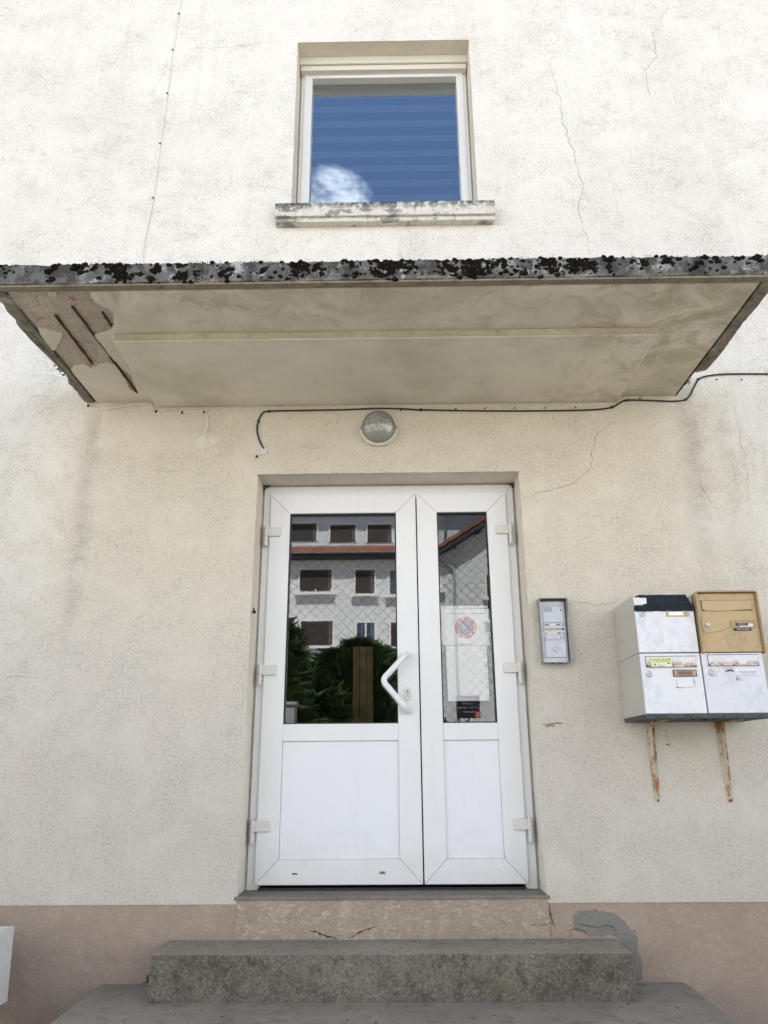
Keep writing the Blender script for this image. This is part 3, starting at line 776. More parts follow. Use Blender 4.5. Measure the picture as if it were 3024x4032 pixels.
mitre('sash_stile', [(i0, j0), (i0, j1), (gw[0], gw[3]), (gw[0], gw[2])], WY - 0.012, WY + 0.05, 'white_pvc', win, 0.002)
mitre('sash_stile', [(i1, j0), (gw[1], gw[2]), (gw[1], gw[3]), (i1, j1)], WY - 0.012, WY + 0.05, 'white_pvc', win, 0.002)
mitre('sash_rail', [(i0 + .001, j1), (i1 - .001, j1), (gw[1], gw[3]), (gw[0], gw[3])], WY - 0.012, WY + 0.05, 'white_pvc', win, 0.002)
mitre('sash_rail', [(i0 + .001, j0), (gw[0], gw[2]), (gw[1], gw[2]), (i1 - .001, j0)], WY - 0.012, WY + 0.05, 'white_pvc', win, 0.002)
for a, b in ((WX0, wo0), (wo1, WX1)): box('sealant', a, b, WY + 0.012, WY + 0.05, WZ0, wfz1, 'seal_grey', win)
gy = WY + 0.05
obj('pane', [(gw[0], gy, gw[2]), (gw[1], gy, gw[2]), (gw[1], gy, gw[3]), (gw[0], gy, gw[3])], [(0, 1, 2, 3)], 'window_pane', win, recalc=False)
by = 0.305
top_b = PY(*k1(760, 402), by).z
box('blind_cassette', gw[0] - 0.02, gw[1] + 0.02, by - 0.02, by + 0.06, top_b, gw[3] + 0.06, 'blind_box', win, 0.004)
zs = [PY(*k1(760, yv), by).z for yv in (478, 516, 567, 603, 656, 692, 745, 782, 832, 870, 920, 957, 1008, 1046)]
box('blind_sheer', gw[0] - 0.015, gw[1] + 0.015, by + 0.012, by + 0.016, WZ0, top_b, 'blind_sheer', win)
for i in range(0, len(zs), 2):
    box('blind_band', gw[0] - 0.012, gw[1] + 0.012, by, by + 0.004, zs[i + 1], zs[i], 'blind_fabric', win)
box('blind_band', gw[0] - 0.012, gw[1] + 0.012, by, by + 0.004, top_b - 0.05, top_b - 0.012, 'blind_fabric', win)
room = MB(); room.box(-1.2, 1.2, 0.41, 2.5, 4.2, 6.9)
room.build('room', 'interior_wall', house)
bk = MB(); bk.box(WX0, WX1, 0.382, 0.398, wfz1 - 0.001, WZ1); bk.build('lintel_back', 'interior_wall', house)
# sill: painted concrete with a stepped underside
SY = -0.075
s = rect([k1(122, 1055), k1(1432, 1040), k1(125, 1133), k1(1433, 1115)], SY)
s2 = rect([k1(126, 1140), k1(1432, 1122), k1(128, 1178), k1(1430, 1160)], SY + 0.015)
def chipped(x0, x1, y0, y1, n, amp, seed):
    rr = random.Random(seed)
    return [(x0, y1), (x0, y0 + 0.002)] + [(x0 + (x1 - x0) * i / n, y0 + (rr.uniform(-amp, amp))) for i in range(1, n)] + [(x1, y0 + 0.002), (x1, y1)]
mb = MB(); mb.slab(chipped(s[0], s[1], SY, -0.0004, 50, 0.0015, 3), s[2], WZ0 + 0.002)
sill = mb.build('sill', 'sill_paint', win, bevel=0.003)
mb = MB(); mb.slab(chipped(s[0] + 0.004, s[1] - 0.004, SY + 0.02, -0.0004, 40, 0.002, 4), s2[2] + 0.016, s[2] - 0.0005); mb.build('sill', 'sill_paint', win, bevel=0.003)
box('sill', WX0 + .0005, WX1 - .0005, 0.0, 0.215, WZ0 - 0.01, WZ0 + 0.003, 'sill_paint', win)

# ------------------------------------------------------------------ canopy
kA = zoom(0, 950, .9114); kB = zoom(1512, 950, .9114)
def cA(x, y, z=CZ): p = PZ(*kA(x, y), z); return (p.x, p.y)
def cB(x, y, z=CZ): p = PZ(*kB(x, y), z); return (p.x, p.y)
can = bpy.data.objects.new('canopy', None); C.objects.link(can); can.parent = house; can['label'] = 'spalled concrete canopy with mossy front edge and bare rebar'
FY = -1.190
rr = random.Random(5)
left_edge = [(-1.875, FY + 0.01)] + [(-1.875 + 0.016 * mnoise.noise(Vector((t * 5.1, 3.3, 0))) + 0.010 * mnoise.noise(Vector((t * 19, 8.1, 0))) + rr.uniform(-0.003, 0.003) + (0.028 if 0.42 < t < 0.78 else 0), FY + (0 - FY) * t) for t in [i / 46 for i in range(1, 46)]] + [(-1.868, 0.0)]
right_edge = [(1.800, FY + 0.01)] + [(1.800 + 0.010 * mnoise.noise(Vector((t * 4.3, 5.7, 2))) + 0.006 * mnoise.noise(Vector((t * 21, 1.1, 4))) + rr.uniform(-0.002, 0.002) - (0.062 if t > 0.74 else 0), FY + (0 - FY) * t) for t in [i / 46 for i in range(1, 46)]] + [(1.742, 0.0)]
front = [(-1.86 + 3.645 * i / 90, FY + rr.uniform(-0.006, 0.006)) for i in range(91)]
outline = left_edge[::-1] + front + right_edge
sl_ = MB(); sl_.slab(outline, CZ + 0.010, CZ + 0.112)
nF = len(outline)
slab_o = sl_.build('slab', 'fascia_concrete', can, bevel=0.004)
# bare concrete sheet just under the slab, seen where the plaster fell off
obj('spalled_concrete', [(-1.80, -1.13, CZ + 0.0095), (-1.05, -1.13, CZ + 0.0095), (-1.05, -0.001, CZ + 0.0095), (-1.80, -0.001, CZ + 0.0095)], [(0, 1, 2, 3)], 'bare_concrete', can)
def jag(pts, amp, seed, sub=4):
    q = random.Random(seed); o = []
    for i in range(len(pts) - 1):
        a, b = pts[i], pts[i + 1]
        for k in range(sub):
            t = k / sub; j = amp if k else 0
            o.append((a[0] + (b[0] - a[0]) * t + q.uniform(-j, j), a[1] + (b[1] - a[1]) * t + q.uniform(-j, j)))
    o.append(pts[-1]); return o
GX0, GX1, GY = -1.803, 1.722, -1.133
spall = [cA(*p) for p in ((392, 222), (405, 262), (462, 288), (490, 312), (492, 362), (468, 392), (408, 408), (440, 455), (485, 505), (522, 545), (560, 575), (590, 640), (598, 660), (562, 640), (545, 600), (500, 535), (470, 527), (430, 532), (395, 548), (370, 535), (322, 538), (308, 556))]
spall[0] = (spall[0][0], GY)
spall = jag(spall, 0.006, 4)
main = [(GX1, GY)] + spall + [(GX0 + 0.006, spall[-1][1] + 0.02), (GX0 + 0.006, -0.0005), (GX1, -0.0005)]
mb = MB(); mb.slab(main, CZ, CZ + 0.0105); mb.build('soffit_plaster', 'soffit_plaster', can)
# remaining islands of plaster near the front left, and the margins outside the drip groove
isl = jag([cA(*p) for p in ((160, 372), (200, 385), (270, 400), (262, 430), (240, 470), (222, 480), (190, 430), (160, 372))], 0.004, 9)
mb = MB(); mb.slab(isl[:-1], CZ + 0.003, CZ + 0.0105); mb.build('soffit_plaster', 'soffit_plaster', can)
isl = jag([cA(*p) for p in ((205, 224), (245, 224), (240, 250), (215, 246), (205, 224))], 0.003, 10)
mb = MB(); mb.slab(isl[:-1], CZ + 0.003, CZ + 0.0105); mb.build('soffit_plaster', 'soffit_plaster', can)
mb = MB(); mb.slab([(-1.85, FY + 0.008), (1.785, FY + 0.008), (1.745, GY - 0.012), (-1.815, GY - 0.012)], CZ, CZ + 0.0105); mb.build('drip_margin', 'drip_olive', can)
rm = [(p[0] - 0.004, p[1]) for p in right_edge if p[1] > GY - 0.01]
mb = MB(); mb.slab([(GX1 + 0.012, GY)] + rm + [(GX1 + 0.012, -0.001)], CZ, CZ + 0.0105); mb.build('drip_margin', 'fascia_concrete', can)
lm = [(p[0] + 0.004, p[1]) for p in left_edge if p[1] > GY - 0.01 and not (-0.72 < p[1] < -0.30)]
mb = MB(); mb.slab([(GX0 - 0.010, GY)] + lm + [(GX0 - 0.010, -0.001)], CZ, CZ + 0.0105); mb.build('drip_margin', 'fascia_concrete', can)
# thicker middle field of the soffit with its outward-facing step
PX0, PX1, PYF = -1.432, 1.375, -0.769
mb = MB(); mb.slab([(PX0, PYF), (PX1, PYF), (PX1, -0.0008), (PX0, -0.0008)], CZ - 0.040, CZ - 0.0005)
mb.build('soffit_panel', 'soffit_plaster', can, bevel=0.013)
box('panel_front', PX0 + .010, PX1 - .010, PYF - .003, PYF + .02, CZ - .036, CZ - .0012, 'panel_edge', can, .002)
# rebars
for (a, b) in (((235, 322), (402, 532)), ((305, 285), (598, 656)), ((440, 308), (482, 370))):
    p, q = cA(*a), cA(*b); x = (p[0] + q[0]) / 2
    L = 12; pts = [(x + (q[0] - p[0]) * (i / L - .5) * 0.6 + rr.uniform(-.002, .002), p[1] + (q[1] - p[1]) * i / L, CZ + 0.003 + rr.uniform(-.002, .002)) for i in range(L + 1)]
    zc_ = CZ + 0.0085; o_ = [(v[0] - rr.uniform(.002, .010), v[1]) for v in pts] + [(v[0] + rr.uniform(.002, .010), v[1]) for v in pts[::-1]]
    o_ = jag(o_ + [o_[0]], .003, 31, 3)[:-1]
    obj('rust_stain', [(v[0], v[1], zc_) for v in o_], [tuple(range(len(o_)))], 'rust_stain', can)
    mb = MB(); mb.tube(pts, [0.0050 + rr.uniform(-.0013, .0020) for _ in pts], 8); mb.build('rebar', 'rebar_rust', can)
a_, b_ = cA(300, 245), cA(330, 262)
patch_o = jag([a_, (b_[0], a_[1]), b_, (a_[0], b_[1]), a_], .008, 71, 4)[:-1]
obj('paint_spot', [(v[0], v[1], CZ + .0088) for v in patch_o], [tuple(range(len(patch_o)))], 'faded_red', can)
pts = [(-1.842 + rr.uniform(-.003, .003), FY + 0.42 + 0.5 * i / 14, CZ + 0.006) for i in range(15)]
mb = MB(); mb.tube(pts, 0.007, 8); mb.build('rebar', 'rebar_rust', can)
# broken lumps along the crumbling left and right edges
for (ex, ya, yb, n, sd, nm) in ((-1.862, -0.95, -0.28, 70, 1, 'broken_edge'), (1.765, -0.62, -0.02, 40, 2, 'broken_edge')):
    q = random.Random(sd); mb = MB()
    for i in range(n):
        c = Vector((ex + q.uniform(-.016, .016), q.uniform(ya, yb), CZ + q.uniform(0.004, 0.07))); sz = q.uniform(.006, .018)
        v = [c + Vector((q.uniform(-1, 1), q.uniform(-1.4, 1.4), q.uniform(-1, 1))) * sz for _ in range(6)]
        mb.add(v, [(0, 1, 2), (0, 2, 3), (0, 3, 4), (0, 4, 1), (5, 2, 1), (5, 3, 2), (5, 4, 3), (5, 1, 4)])
    mb.build(nm, 'bare_concrete', can)['kind'] = 'stuff'
# moss cushions on the front edge (nobody could count them)
def ico():
    bm = bmesh.new(); bmesh.ops.create_icosphere(bm, subdivisions=2, radius=1.0)
    v = [x.co.copy() for x in bm.verts]; f = [tuple(y.index for y in x.verts) for x in bm.faces]; bm.free(); return v, f
IV, IF = ico()
q = random.Random(21); mb = MB()
def blob(c, r, flat):
    ph = Vector((q.uniform(0, 50), q.uniform(0, 50), q.uniform(0, 50)))
    v = []
    for a in IV:
        k = 1 + 0.45 * mnoise.noise(a * 1.6 + ph) + 0.35 * mnoise.noise(a * 4.5 + ph)
        v.append(Vector(c) + Vector((a.x * r * k, a.y * r * k * flat, a.z * r * k * 0.85)))
    mb.add(v, IF)
clusters = []
for i in range(120):
    x = q.uniform(-1.84, 1.76)
    if mnoise.noise(Vector((x * 1.3, 4.2, 0))) < -0.38: continue
    clusters.append((x, CZ + q.choice((0.10, 0.085, 0.07, 0.05, 0.035)), q.choice((0.012, 0.02, 0.03, 0.045, 0.07))))
for (x, z, s_) in clusters:
    for j in range(int(4 + s_ * 330)):
        xx = x + q.gauss(0, s_ * 0.75); zz_ = z + q.gauss(0, 0.008 + s_ * 0.28)
        if not (-1.87 < xx < 1.79) or zz_ < CZ + 0.008: continue
        top = CZ + 0.113
        if zz_ > top: zz_ = top - q.uniform(0, 0.02)
        d_ = math.hypot((xx - x) / (s_ + .01), (zz_ - z) / (s_ * .5 + .012))
        blob((xx, FY + 0.002, zz_), (0.0035 + 0.0135 * q.random() ** 2.2) * max(.45, 1.15 - .35 * d_), 0.5)
for i in range(160):
    xx = q.uniform(-1.86, 1.78); blob((xx, FY + q.uniform(-0.002, 0.004), CZ + q.uniform(0.012, 0.112)), 0.002 + .006 * q.random() ** 2, 0.6)
for i in range(300):                           # low turf on the top edge
    xx = q.uniform(-1.87, 1.79)
    if mnoise.noise(Vector((xx * 2.3, 1.2, 7))) < -0.05: continue
    blob((xx, FY + q.uniform(0.004, 0.05), CZ + 0.113 + q.uniform(-0.002, 0.004)), q.uniform(0.005, 0.013), 1.0)
for i in range(1500):                          # upright moss stems
    xx = q.uniform(-1.87, 1.79)
    if mnoise.noise(Vector((xx * 2.3, 1.2, 7))) < -0.02: continue
    yy = FY + q.uniform(-0.002, 0.05); z0 = CZ + 0.113; h = q.uniform(0.006, 0.020); w = 0.0014
    mb.add([(xx - w, yy, z0), (xx + w, yy, z0), (xx, yy + w, z0), (xx + q.uniform(-.006, .006), yy + q.uniform(-.005, .005), z0 + h)], [(0, 1, 3), (1, 2, 3), (2, 0, 3)])
ms = mb.build('moss', 'moss_cushion', can, smooth=True); ms['kind'] = 'stuff'

# ------------------------------------------------------------------ cracks, patches, marks on the wall
U = 3024 / 1659.0
def wpts(l, s=U, ox=0, oy=0, y=0.0): return [PY(ox + a * s, oy + b * s, y) for a, b in l]
for i, (l, w, m) in enumerate((
        ([(1183, 95), (1190, 150), (1203, 195), (1212, 215), (1213, 260), (1230, 300), (1243, 345), (1262, 400), (1249, 450), (1266, 505), (1275, 552)], 0.0032, 'crack_dark'),
        ([(1440, 15), (1428, 45), (1410, 75), (1419, 122), (1392, 150), (1400, 190), (1408, 215)], 0.003, 'crack_dark'),
        ([(1328, 912), (1292, 934), (1281, 965), (1275, 1010), (1245, 1040), (1210, 1053), (1178, 1062), (1128, 1076)], 0.0032, 'crack_dark'),
        ([(1226, 1306), (1245, 1298), (1280, 1308), (1300, 1305), (1330, 1301)], 0.0025, 'crack_dark'),
        ([(640, 96), (600, 90), (555, 93), (500, 102), (450, 104), (386, 110)], 0.002, 'crack_dark'),
        ([(1020, 1298), (1160, 1290), (1159, 1290)], 0.0, 'crack_dark'),
        ([(1500, 985), (1520, 1060), (1545, 1095), (1560, 1100)], 0.002, 'crack_dark'),
        ([(1585, 870), (1600, 940), (1612, 1010), (1618, 1080)], 0.002, 'crack_dark'),
        ([(1415, 1562), (1440, 1585), (1442, 1606)], 0.002, 'crack_black'))):
    if w: ribbon('crack', wpts(l), w, m, wall_o, seed=i + 1)
kw = zoom(0, 1500, .678)
for i, l in enumerate((((0, 540), (60, 548), (110, 522), (170, 515), (210, 540), (195, 580), (110, 625)), ((345, 890), (290, 915), (240, 935), (60, 955)), ((1250, 1395), (1330, 1412), (1440, 1408)),
                       ((0, 1530), (90, 1522), (150, 1480), (215, 1440)), ((860, 480), (880, 520), (1000, 528), (1100, 522)), ((270, 1920), (275, 1860), (330, 1810), (420, 1790)), ((420, 1270), (500, 1262), (560, 1280)), ((0, 1725), (120, 1715), (230, 1720)))):
    ribbon('crack', [PY(*kw(*p)) for p in l], 0.0014, 'crack_dark', wall_o, seed=80 + i)
k9 = zoom(900, 3440, .7836); k7 = zoom(2000, 3500, .6172)
ribbon('crack', [PY(*k9(*p)) for p in ((408, 283), (450, 295), (490, 313), (545, 323))], 0.009, 'crack_black', wall_o, y=-0.0042, seed=31)
ribbon('crack', [PY(*k9(*p)) for p in ((605, 322), (650, 298), (682, 284), (745, 268))], 0.007, 'crack_black', wall_o, y=-0.0042, seed=32)
ribbon('crack', [PY(*k9(*p)) for p in ((845, 310), (850, 260), (843, 220), (848, 170))], 0.002, 'crack_dark', wall_o, y=-0.0042, seed=35)
ribbon('crack', [PY(*k7(*p)) for p in ((265, 88), (268, 150), (275, 175), (285, 210), (298, 242))], 0.006, 'crack_black', wall_o, y=-0.0042, seed=33)
ribbon('crack', [PY(*k7(*p)) for p in ((130, 228), (190, 232), (240, 226), (285, 208))], 0.010, 'cement_patch', wall_o, y=-0.0045, seed=34)
def patch(name, pts, th_, m, parent, y=0.0, amp=0.004, seed=1, sub=4):
    o = jag([(p.x, p.z) for p in pts] + [(pts[0].x, pts[0].z)], amp, seed, sub)[:-1]
    mb = MB(); mb.plate(o, y - th_, y + 0.002); return mb.build(name, m, parent, bevel=0.001)
cp = patch('cement_patch', [PY(*k7(*p)) for p in ((418, 170), (470, 140), (545, 132), (620, 146), (690, 168), (742, 200), (768, 240), (775, 268), (822, 262), (808, 290), (832, 322), (826, 390), (850, 440), (862, 500), (855, 588), (822, 586), (808, 430), (790, 408), (688, 306), (655, 290), (540, 305), (500, 290), (430, 258), (414, 220))], 0.003, 'cement_patch', house, 0.004, 0.006, 3)
ribbon('crack', [PY(*k7(*p)) for p in ((392, 310), (398, 262), (430, 255), (490, 272), (507, 298))], 0.004, 'crack_black', wall_o, y=-0.0008, seed=41)
ribbon('crack', [PY(*k7(*p)) for p in ((440, 205), (452, 228), (500, 232), (560, 243), (630, 232), (672, 246), (690, 275), (690, 300))], 0.004, 'crack_black', wall_o, y=-0.0008, seed=42)
c0 = PY(445 * U, 953 * U)
patch('filled_hole', [c0 + Vector((0.074 * math.cos(a) * (1 + .12 * math.sin(3 * a + 1)), 0, 0.05 * math.sin(a) * (1 + .15 * math.sin(2 * a)))) for a in [2 * math.pi * i / 16 for i in range(16)]], 0.003, 'cream_filler', house, 0, 0.003, 5)
c0 = PY(568 * U, 973 * U)
mb = MB(); q = random.Random(77)
for i in range(34):
    a = q.uniform(0, 6.28); r = q.uniform(0, 1) ** 0.6
    c = c0 + Vector((0.032 * r * math.cos(a), -0.003, 0.028 * r * math.sin(a))); s_ = q.uniform(.005, .012) * (1.2 - .5 * r)
    v = [c + Vector((b.x * s_ * q.uniform(.7, 1.3), b.y * s_ * .7, b.z * s_ * q.uniform(.7, 1.3))) for b in IV]
    mb.add(v, IF)
mb.build('filler_lump', 'white_filler', house, smooth=True)
for l, w in (([(1171, 1565), (1185, 1566), (1200, 1562), (1216, 1564)], 0.010), ([(1178, 1570), (1200, 1567)], 0.006)):
    ribbon('scuff_mark', wpts(l), w, 'crack_dark', wall_o, seed=60, sub=4)

# ------------------------------------------------------------------ steps
st = thing('entrance_steps', (0, 0, 0), 'worn grey concrete entrance steps with rough mossy risers below the door', 'steps')
def step(x0, x1, yf, z0, z1, seed):
    q = random.Random(seed); n = 80; lip = []
    for i in range(n + 1):
        x = x0 + (x1 - x0) * i / n
        lip.append((x, yf + q.uniform(-.002, .002) + (0.006 * q.random() if q.random() < .12 else 0), z1 - (0.007 * q.random() if q.random() < .14 else q.uniform(0, .0015))))
    V = []; F = []; mi = []
    for (x, y, z) in lip:
        V += [(x, -0.0035 - 0.002, z1), (x, yf + 0.035, z1), (x, y, z), (x, yf - 0.002, z - 0.012), (x, yf - 0.004, z0)]
    for i in range(n):
        a, b = 5 * i, 5 * (i + 1)
        for k in range(4): F.append((a + k, b + k, b + k + 1, a + k + 1)); mi.append(0 if k < 2 else 1)
    F.append((0, 1, 2, 3, 4)); mi.append(1); m0 = 5 * n; F.append(tuple(m0 + k for k in range(5))); mi.append(1)
    V += [(x0, -0.0055, z0), (x1, -0.0055, z0)]
    F.append((0, 4, len(V) - 2)); mi.append(1); F.append((m0, m0 + 4, len(V) - 1)); mi.append(1)
    return obj('step', V, F, ['step_tread', 'step_riser'], st, fm=mi)
step(-1.1051, 1.0557, -0.3082, S2 - 0.02, S1, 1)
step(-1.4181, 1.3688, -0.86, 0.17, S2, 2)
step(-1.72, 1.68, -1.22, -0.02, 0.19, 3)
q = random.Random(91); mb = MB()       # grit and crumbs lying on the treads and in the corners
for i in range(150):
    lo = q.random() < .6
    x = q.uniform(-1.35, 1.3) if lo else q.uniform(-1.05, 1.0); y = -(.315 + .5 * q.random() ** 1.6) if lo else -.02 - .27 * q.random() ** 2
    z = S2 if lo else S1; r_ = q.uniform(.0015, .0055)
    v = [(x + q.uniform(-r_, r_) * 1.4, y + q.uniform(-r_, r_) * 1.4, z + q.uniform(-.0005, r_)) for _ in range(6)]
    mb.add(v, [(0, 1, 2), (0, 2, 3), (0, 3, 4), (0, 4, 1), (5, 2, 1), (5, 3, 2), (5, 4, 3), (5, 1, 4)])
mb.build('grit', 'soil', st)['kind'] = 'stuff'
# cracked joint at the left end of the upper step
k10 = zoom(0, 3540, .6028)
ribbon('joint_crack', [PY(*k10(*p), -0.0) for p in ((930, 552), (950, 545), (966, 540), (960, 515), (968, 495))], 0.009, 'crack_black', wall_o, y=-0.0002, seed=51)

# ------------------------------------------------------------------ wall lamp
kL = zoom(1350, 1580, .18083)
lp = PY(*kL(780, 590), -0.02)
lamp = thing('bulkhead_lamp', (lp.x, 0, lp.z), 'round bulkhead lamp with ribbed glass dome above the door', 'lamp')
mb = MB(); mb.lathe_y((lp.x, 0, lp.z), [(0.108, 0.0), (0.113, -0.004), (0.113, -0.030), (0.109, -0.036), (0.100, -0.038), (0.098, -0.030)], 48)
mb.build('base_ring', 'lamp_white', lamp, bevel=0.001, smooth=True)
prof = [(0.1035 * math.cos(a), -0.034 - 0.088 * math.sin(a)) for a in [math.pi / 2 * i / 16 for i in range(16)]] + [(0.004, -0.122)]
mb = MB(); V = []; F = []; n = 72
for j, (r, y) in enumerate(prof):
    for k in range(n):
        rb = 1 + 0.006 * math.cos(2 * math.pi * k / n * 36) * (1 if j < 11 else 0)
        V.append((lp.x + r * rb * math.cos(2 * math.pi * k / n), y, lp.z + r * rb * math.sin(2 * math.pi * k / n)))
for j in range(len(prof) - 1):
    F += [(j * n + k, j * n + (k + 1) % n, (j + 1) * n + (k + 1) % n, (j + 1) * n + k) for k in range(n)]
F.append(tuple((len(prof) - 1) * n + k for k in range(n)))
mb.add(V, F); mb.build('glass_dome', 'lamp_glass', lamp, smooth=True)
mb = MB(); mb.lathe_y((lp.x, -0.03, lp.z - 0.01), [(0.012, 0), (0.026, -0.015), (0.03, -0.03), (0.02, -0.05), (0.004, -0.055)], 16); mb.build('bulb', 'chrome', lamp, smooth=True)
for i in range(5):                              # prismatic wedges pressed into the lens
    a = 0.5 + i * 2 * math.pi / 5; b = a + 0.75
    mb = MB(); V = [(lp.x, -0.108, lp.z)]
    for g_ in (a, b):
        for (rr_, yy) in ((0.05, -0.098), (0.085, -0.070)): V.append((lp.x + rr_ * math.cos(g_), yy, lp.z + rr_ * math.sin(g_)))
    mb.add(V, [(0, 1, 3), (1, 2, 4, 3)]); mb.build('lens_prism', ('lamp_prism', 'lamp_white')[i % 2], lamp)
mb = MB(); mb.lathe_y((lp.x, -0.0305, lp.z), [(0.097, 0.0), (0.06, -0.004), (0.03, -0.002)], 32); mb.build('reflector', 'lamp_white', lamp, smooth=True)
for sx in (-1, 1):
    box('clip', lp.x + sx * 0.107 - 0.004, lp.x + sx * 0.107 + 0.004, -0.040, -0.033, lp.z - 0.012, lp.z + 0.012, 'lock_metal', lamp, 0.001)

# ------------------------------------------------------------------ cables
kC = zoom(900, 1550, .7836)
cy = -0.0075
bc = [kB(*p) for p in ((1760, 574), (1659, 573), (1500, 573), (1420, 578), (1365, 592), (1342, 625), (1325, 660), (1303, 683), (1255, 691), (1150, 688), (1052, 686), (1015, 700), (985, 717), (900, 728), (700, 732), (500, 733), (300, 731), (160, 728))] + \
     [kC(*p) for p in ((965, 82), (870, 76), (750, 74), (600, 80), (400, 84), (205, 88), (168, 102), (150, 136), (143, 180), (152, 225), (176, 278))]
cab = thing('black_cable', PY(*bc[-1], 0), 'black cable clipped along the wall under the canopy and past its right end', 'cable')
pts = [PY(a, b, cy) for a, b in bc]
mb = MB(); mb.tube(smooth_path(pts, 6), 0.0052, 8); mb.build('sheath', 'black_cable_sheath', cab, smooth=True)
def clips(cab_, l, m, s_=0.007):
    for a in l:
        p = PY(*a, cy); box('clip', p.x - s_, p.x + s_, -0.015, 0.0, p.z - s_ * .9, p.z + s_ * .9, m, cab_, 0.001)
clips(cab, [kB(1357, 597), kB(1303, 684), kB(1050, 687), kB(985, 717), kB(160, 728), kC(966, 82), kC(203, 89), kC(150, 138)], 'black_plastic')
wc = [(a * U, b * U) for a, b in ((394, -40), (390, 0), (386, 30), (373, 108), (361, 202), (346, 310), (330, 428), (316, 500), (309, 545), (306, 640))]
cab = thing('white_cable', PY(*wc[-1], 0), 'thin white cable running down the left wall above the canopy', 'cable')
mb = MB(); mb.tube(smooth_path([PY(a, b, -0.006) for a, b in wc], 5), 0.0042, 8); mb.build('sheath', 'white_cable_sheath', cab, smooth=True)
clips(cab, [(386 * U, 30 * U), (373 * U, 108 * U), (361 * U, 202 * U), (346 * U, 310 * U), (330 * U, 428 * U)], 'black_plastic', 0.0055)
wc = [kA(*p) for p in ((368, 672), (372, 692), (384, 714), (425, 727), (480, 722), (560, 709), (640, 701), (656, 712), (676, 737), (712, 748), (787, 740), (850, 736), (882, 739), (896, 758), (898, 790), (887, 832))]
cab = thing('white_cable', PY(*wc[-1], 0), 'thin white cable under the left end of the canopy, ending at a filled hole', 'cable')
mb = MB(); mb.tube(smooth_path([PY(a, b, -0.006) for a, b in wc], 5), 0.0042, 8); mb.build('sheath', 'white_cable_sheath', cab, smooth=True)
clips(cab, [kA(382, 712), kA(674, 736), kA(787, 740), kA(882, 739)], 'black_plastic', 0.006)
# old nail row left by an earlier cable
for p in ((72, 731), (310, 724), (435, 722), (564, 721), (697, 720), (828, 719), (1105, 678), (1155, 688), (1436, 598), (1545, 598)):
    a = PY(*kB(*p), 0); mb = MB(); mb.lathe_y((a.x, 0, a.z), [(0.005, 0.001), (0.005, -0.004), (0.002, -0.006)], 10)
    tag(mb.build('nail', 'rebar_rust', loc=(a.x, 0, a.z)), 'small rusty nail in the row just beside the black cable', 'nail', 'old nails along the black cable')
# clip and hook beside the door
a = PY(555 * U, 987 * U); c_ = thing('cable_clip', a, 'small black cable clip left of the door head', 'clip')
box('clip_body', a.x - .006, a.x + .006, -.012, 0, a.z - .006, a.z + .006, 'black_plastic', c_, .001)
a = PY(549 * U, 1322 * U); hk = thing('iron_hook', a, 'small dark iron hook at the left edge of the door opening', 'hook')
mb = MB(); mb.tube([(a.x, 0, a.z), (a.x, -0.02, a.z), (a.x + 0.004, -0.032, a.z + 0.004), (a.x + 0.004, -0.034, a.z + 0.016)], 0.0045, 8); mb.build('hook_rod', 'rebar_rust', hk)
mb = MB(); mb.lathe_y((a.x, 0, a.z), [(0.011, 0.0005), (0.011, -0.003), (0.005, -0.005)], 12); mb.build('rosette', 'rebar_rust', hk)

# ------------------------------------------------------------------ intercom
ki = zoom(2080, 2320, .14472)
IY = -0.055
x0, x1, z0, z1 = rect([ki(300, 262), ki(1045, 268), ki(405, 2000), ki(1160, 1995)], IY)
ic = thing('intercom', ((x0 + x1) / 2, 0, z0), 'silver door intercom with four bell buttons and name cards beside the door', 'intercom')
mb = MB()
w = 0.004
mb.box(x0, x0 + w, IY, 0, z0, z1); mb.box(x1 - w, x1, IY - 0.0, 0, z0, z1); mb.box(x0 + w, x1 - w, IY, 0, z0, z0 + w); mb.box(x0 + w, x1 - w, -0.01, 0, z0 + w, z1)
mb.build('housing', 'intercom_housing', ic, bevel=0.0015)
# hood: curved rain shield over the top and down the sides
mb = MB(); hz = z1 - 0.001
V = [(x0 - .0015, IY - .018, hz), (x1 + .0015, IY - .018, hz), (x1 + .0015, 0, hz + .002), (x0 - .0015, 0, hz + .002), (x0 - .0015, IY - .018, hz + .004), (x1 + .0015, IY - .018, hz + .004), (x1 + .0015, 0, hz + .007), (x0 - .0015, 0, hz + .007)]
mb.add(V, [(0, 1, 2, 3), (4, 7, 6, 5), (0, 4, 5, 1), (1, 5, 6, 2), (2, 6, 7, 3), (3, 7, 4, 0)])
for xa in (x0 - .0035, x1 + .0005):
    pr = [(IY - .018, hz + .002), (0, hz + .004), (0, z1 - .02), (IY + .001, z1 - .10), (IY - .006, z1 - .085), (IY - .018, z1 - .05)]
    n = len(pr); V = [(xa, a, b) for a, b in pr] + [(xa + .003, a, b) for a, b in pr]
    mb.add(V, [tuple(range(n)), tuple(range(2 * n - 1, n - 1, -1))] + [(i, (i + 1) % n, n + (i + 1) % n, n + i) for i in range(n)])
mb.build('rain_hood', 'intercom_housing', ic)
fy = IY + 0.020
box('face_plate', x0 + w, x1 - w, fy, -0.012, z0 + w, z1 - .001, 'intercom_alu', ic)
box('gap_shade', x1 - w - .005, x1 - w, IY + .002, fy + .002, z0 + w, z1 - .002, 'black_plastic', ic)  # dark strips added for the shaded gap inside the housing's right and top
box('gap_shade', x0 + w, x1 - w - .005, IY + .002, fy + .002, z1 - .009, z1 - .002, 'black_plastic', ic)
def irect(a, b, c, d, y):
    p = PY(*ki(a, b), y); q_ = PY(*ki(c, d), y); return min(p.x, q_.x), max(p.x, q_.x), min(p.z, q_.z), max(p.z, q_.z)
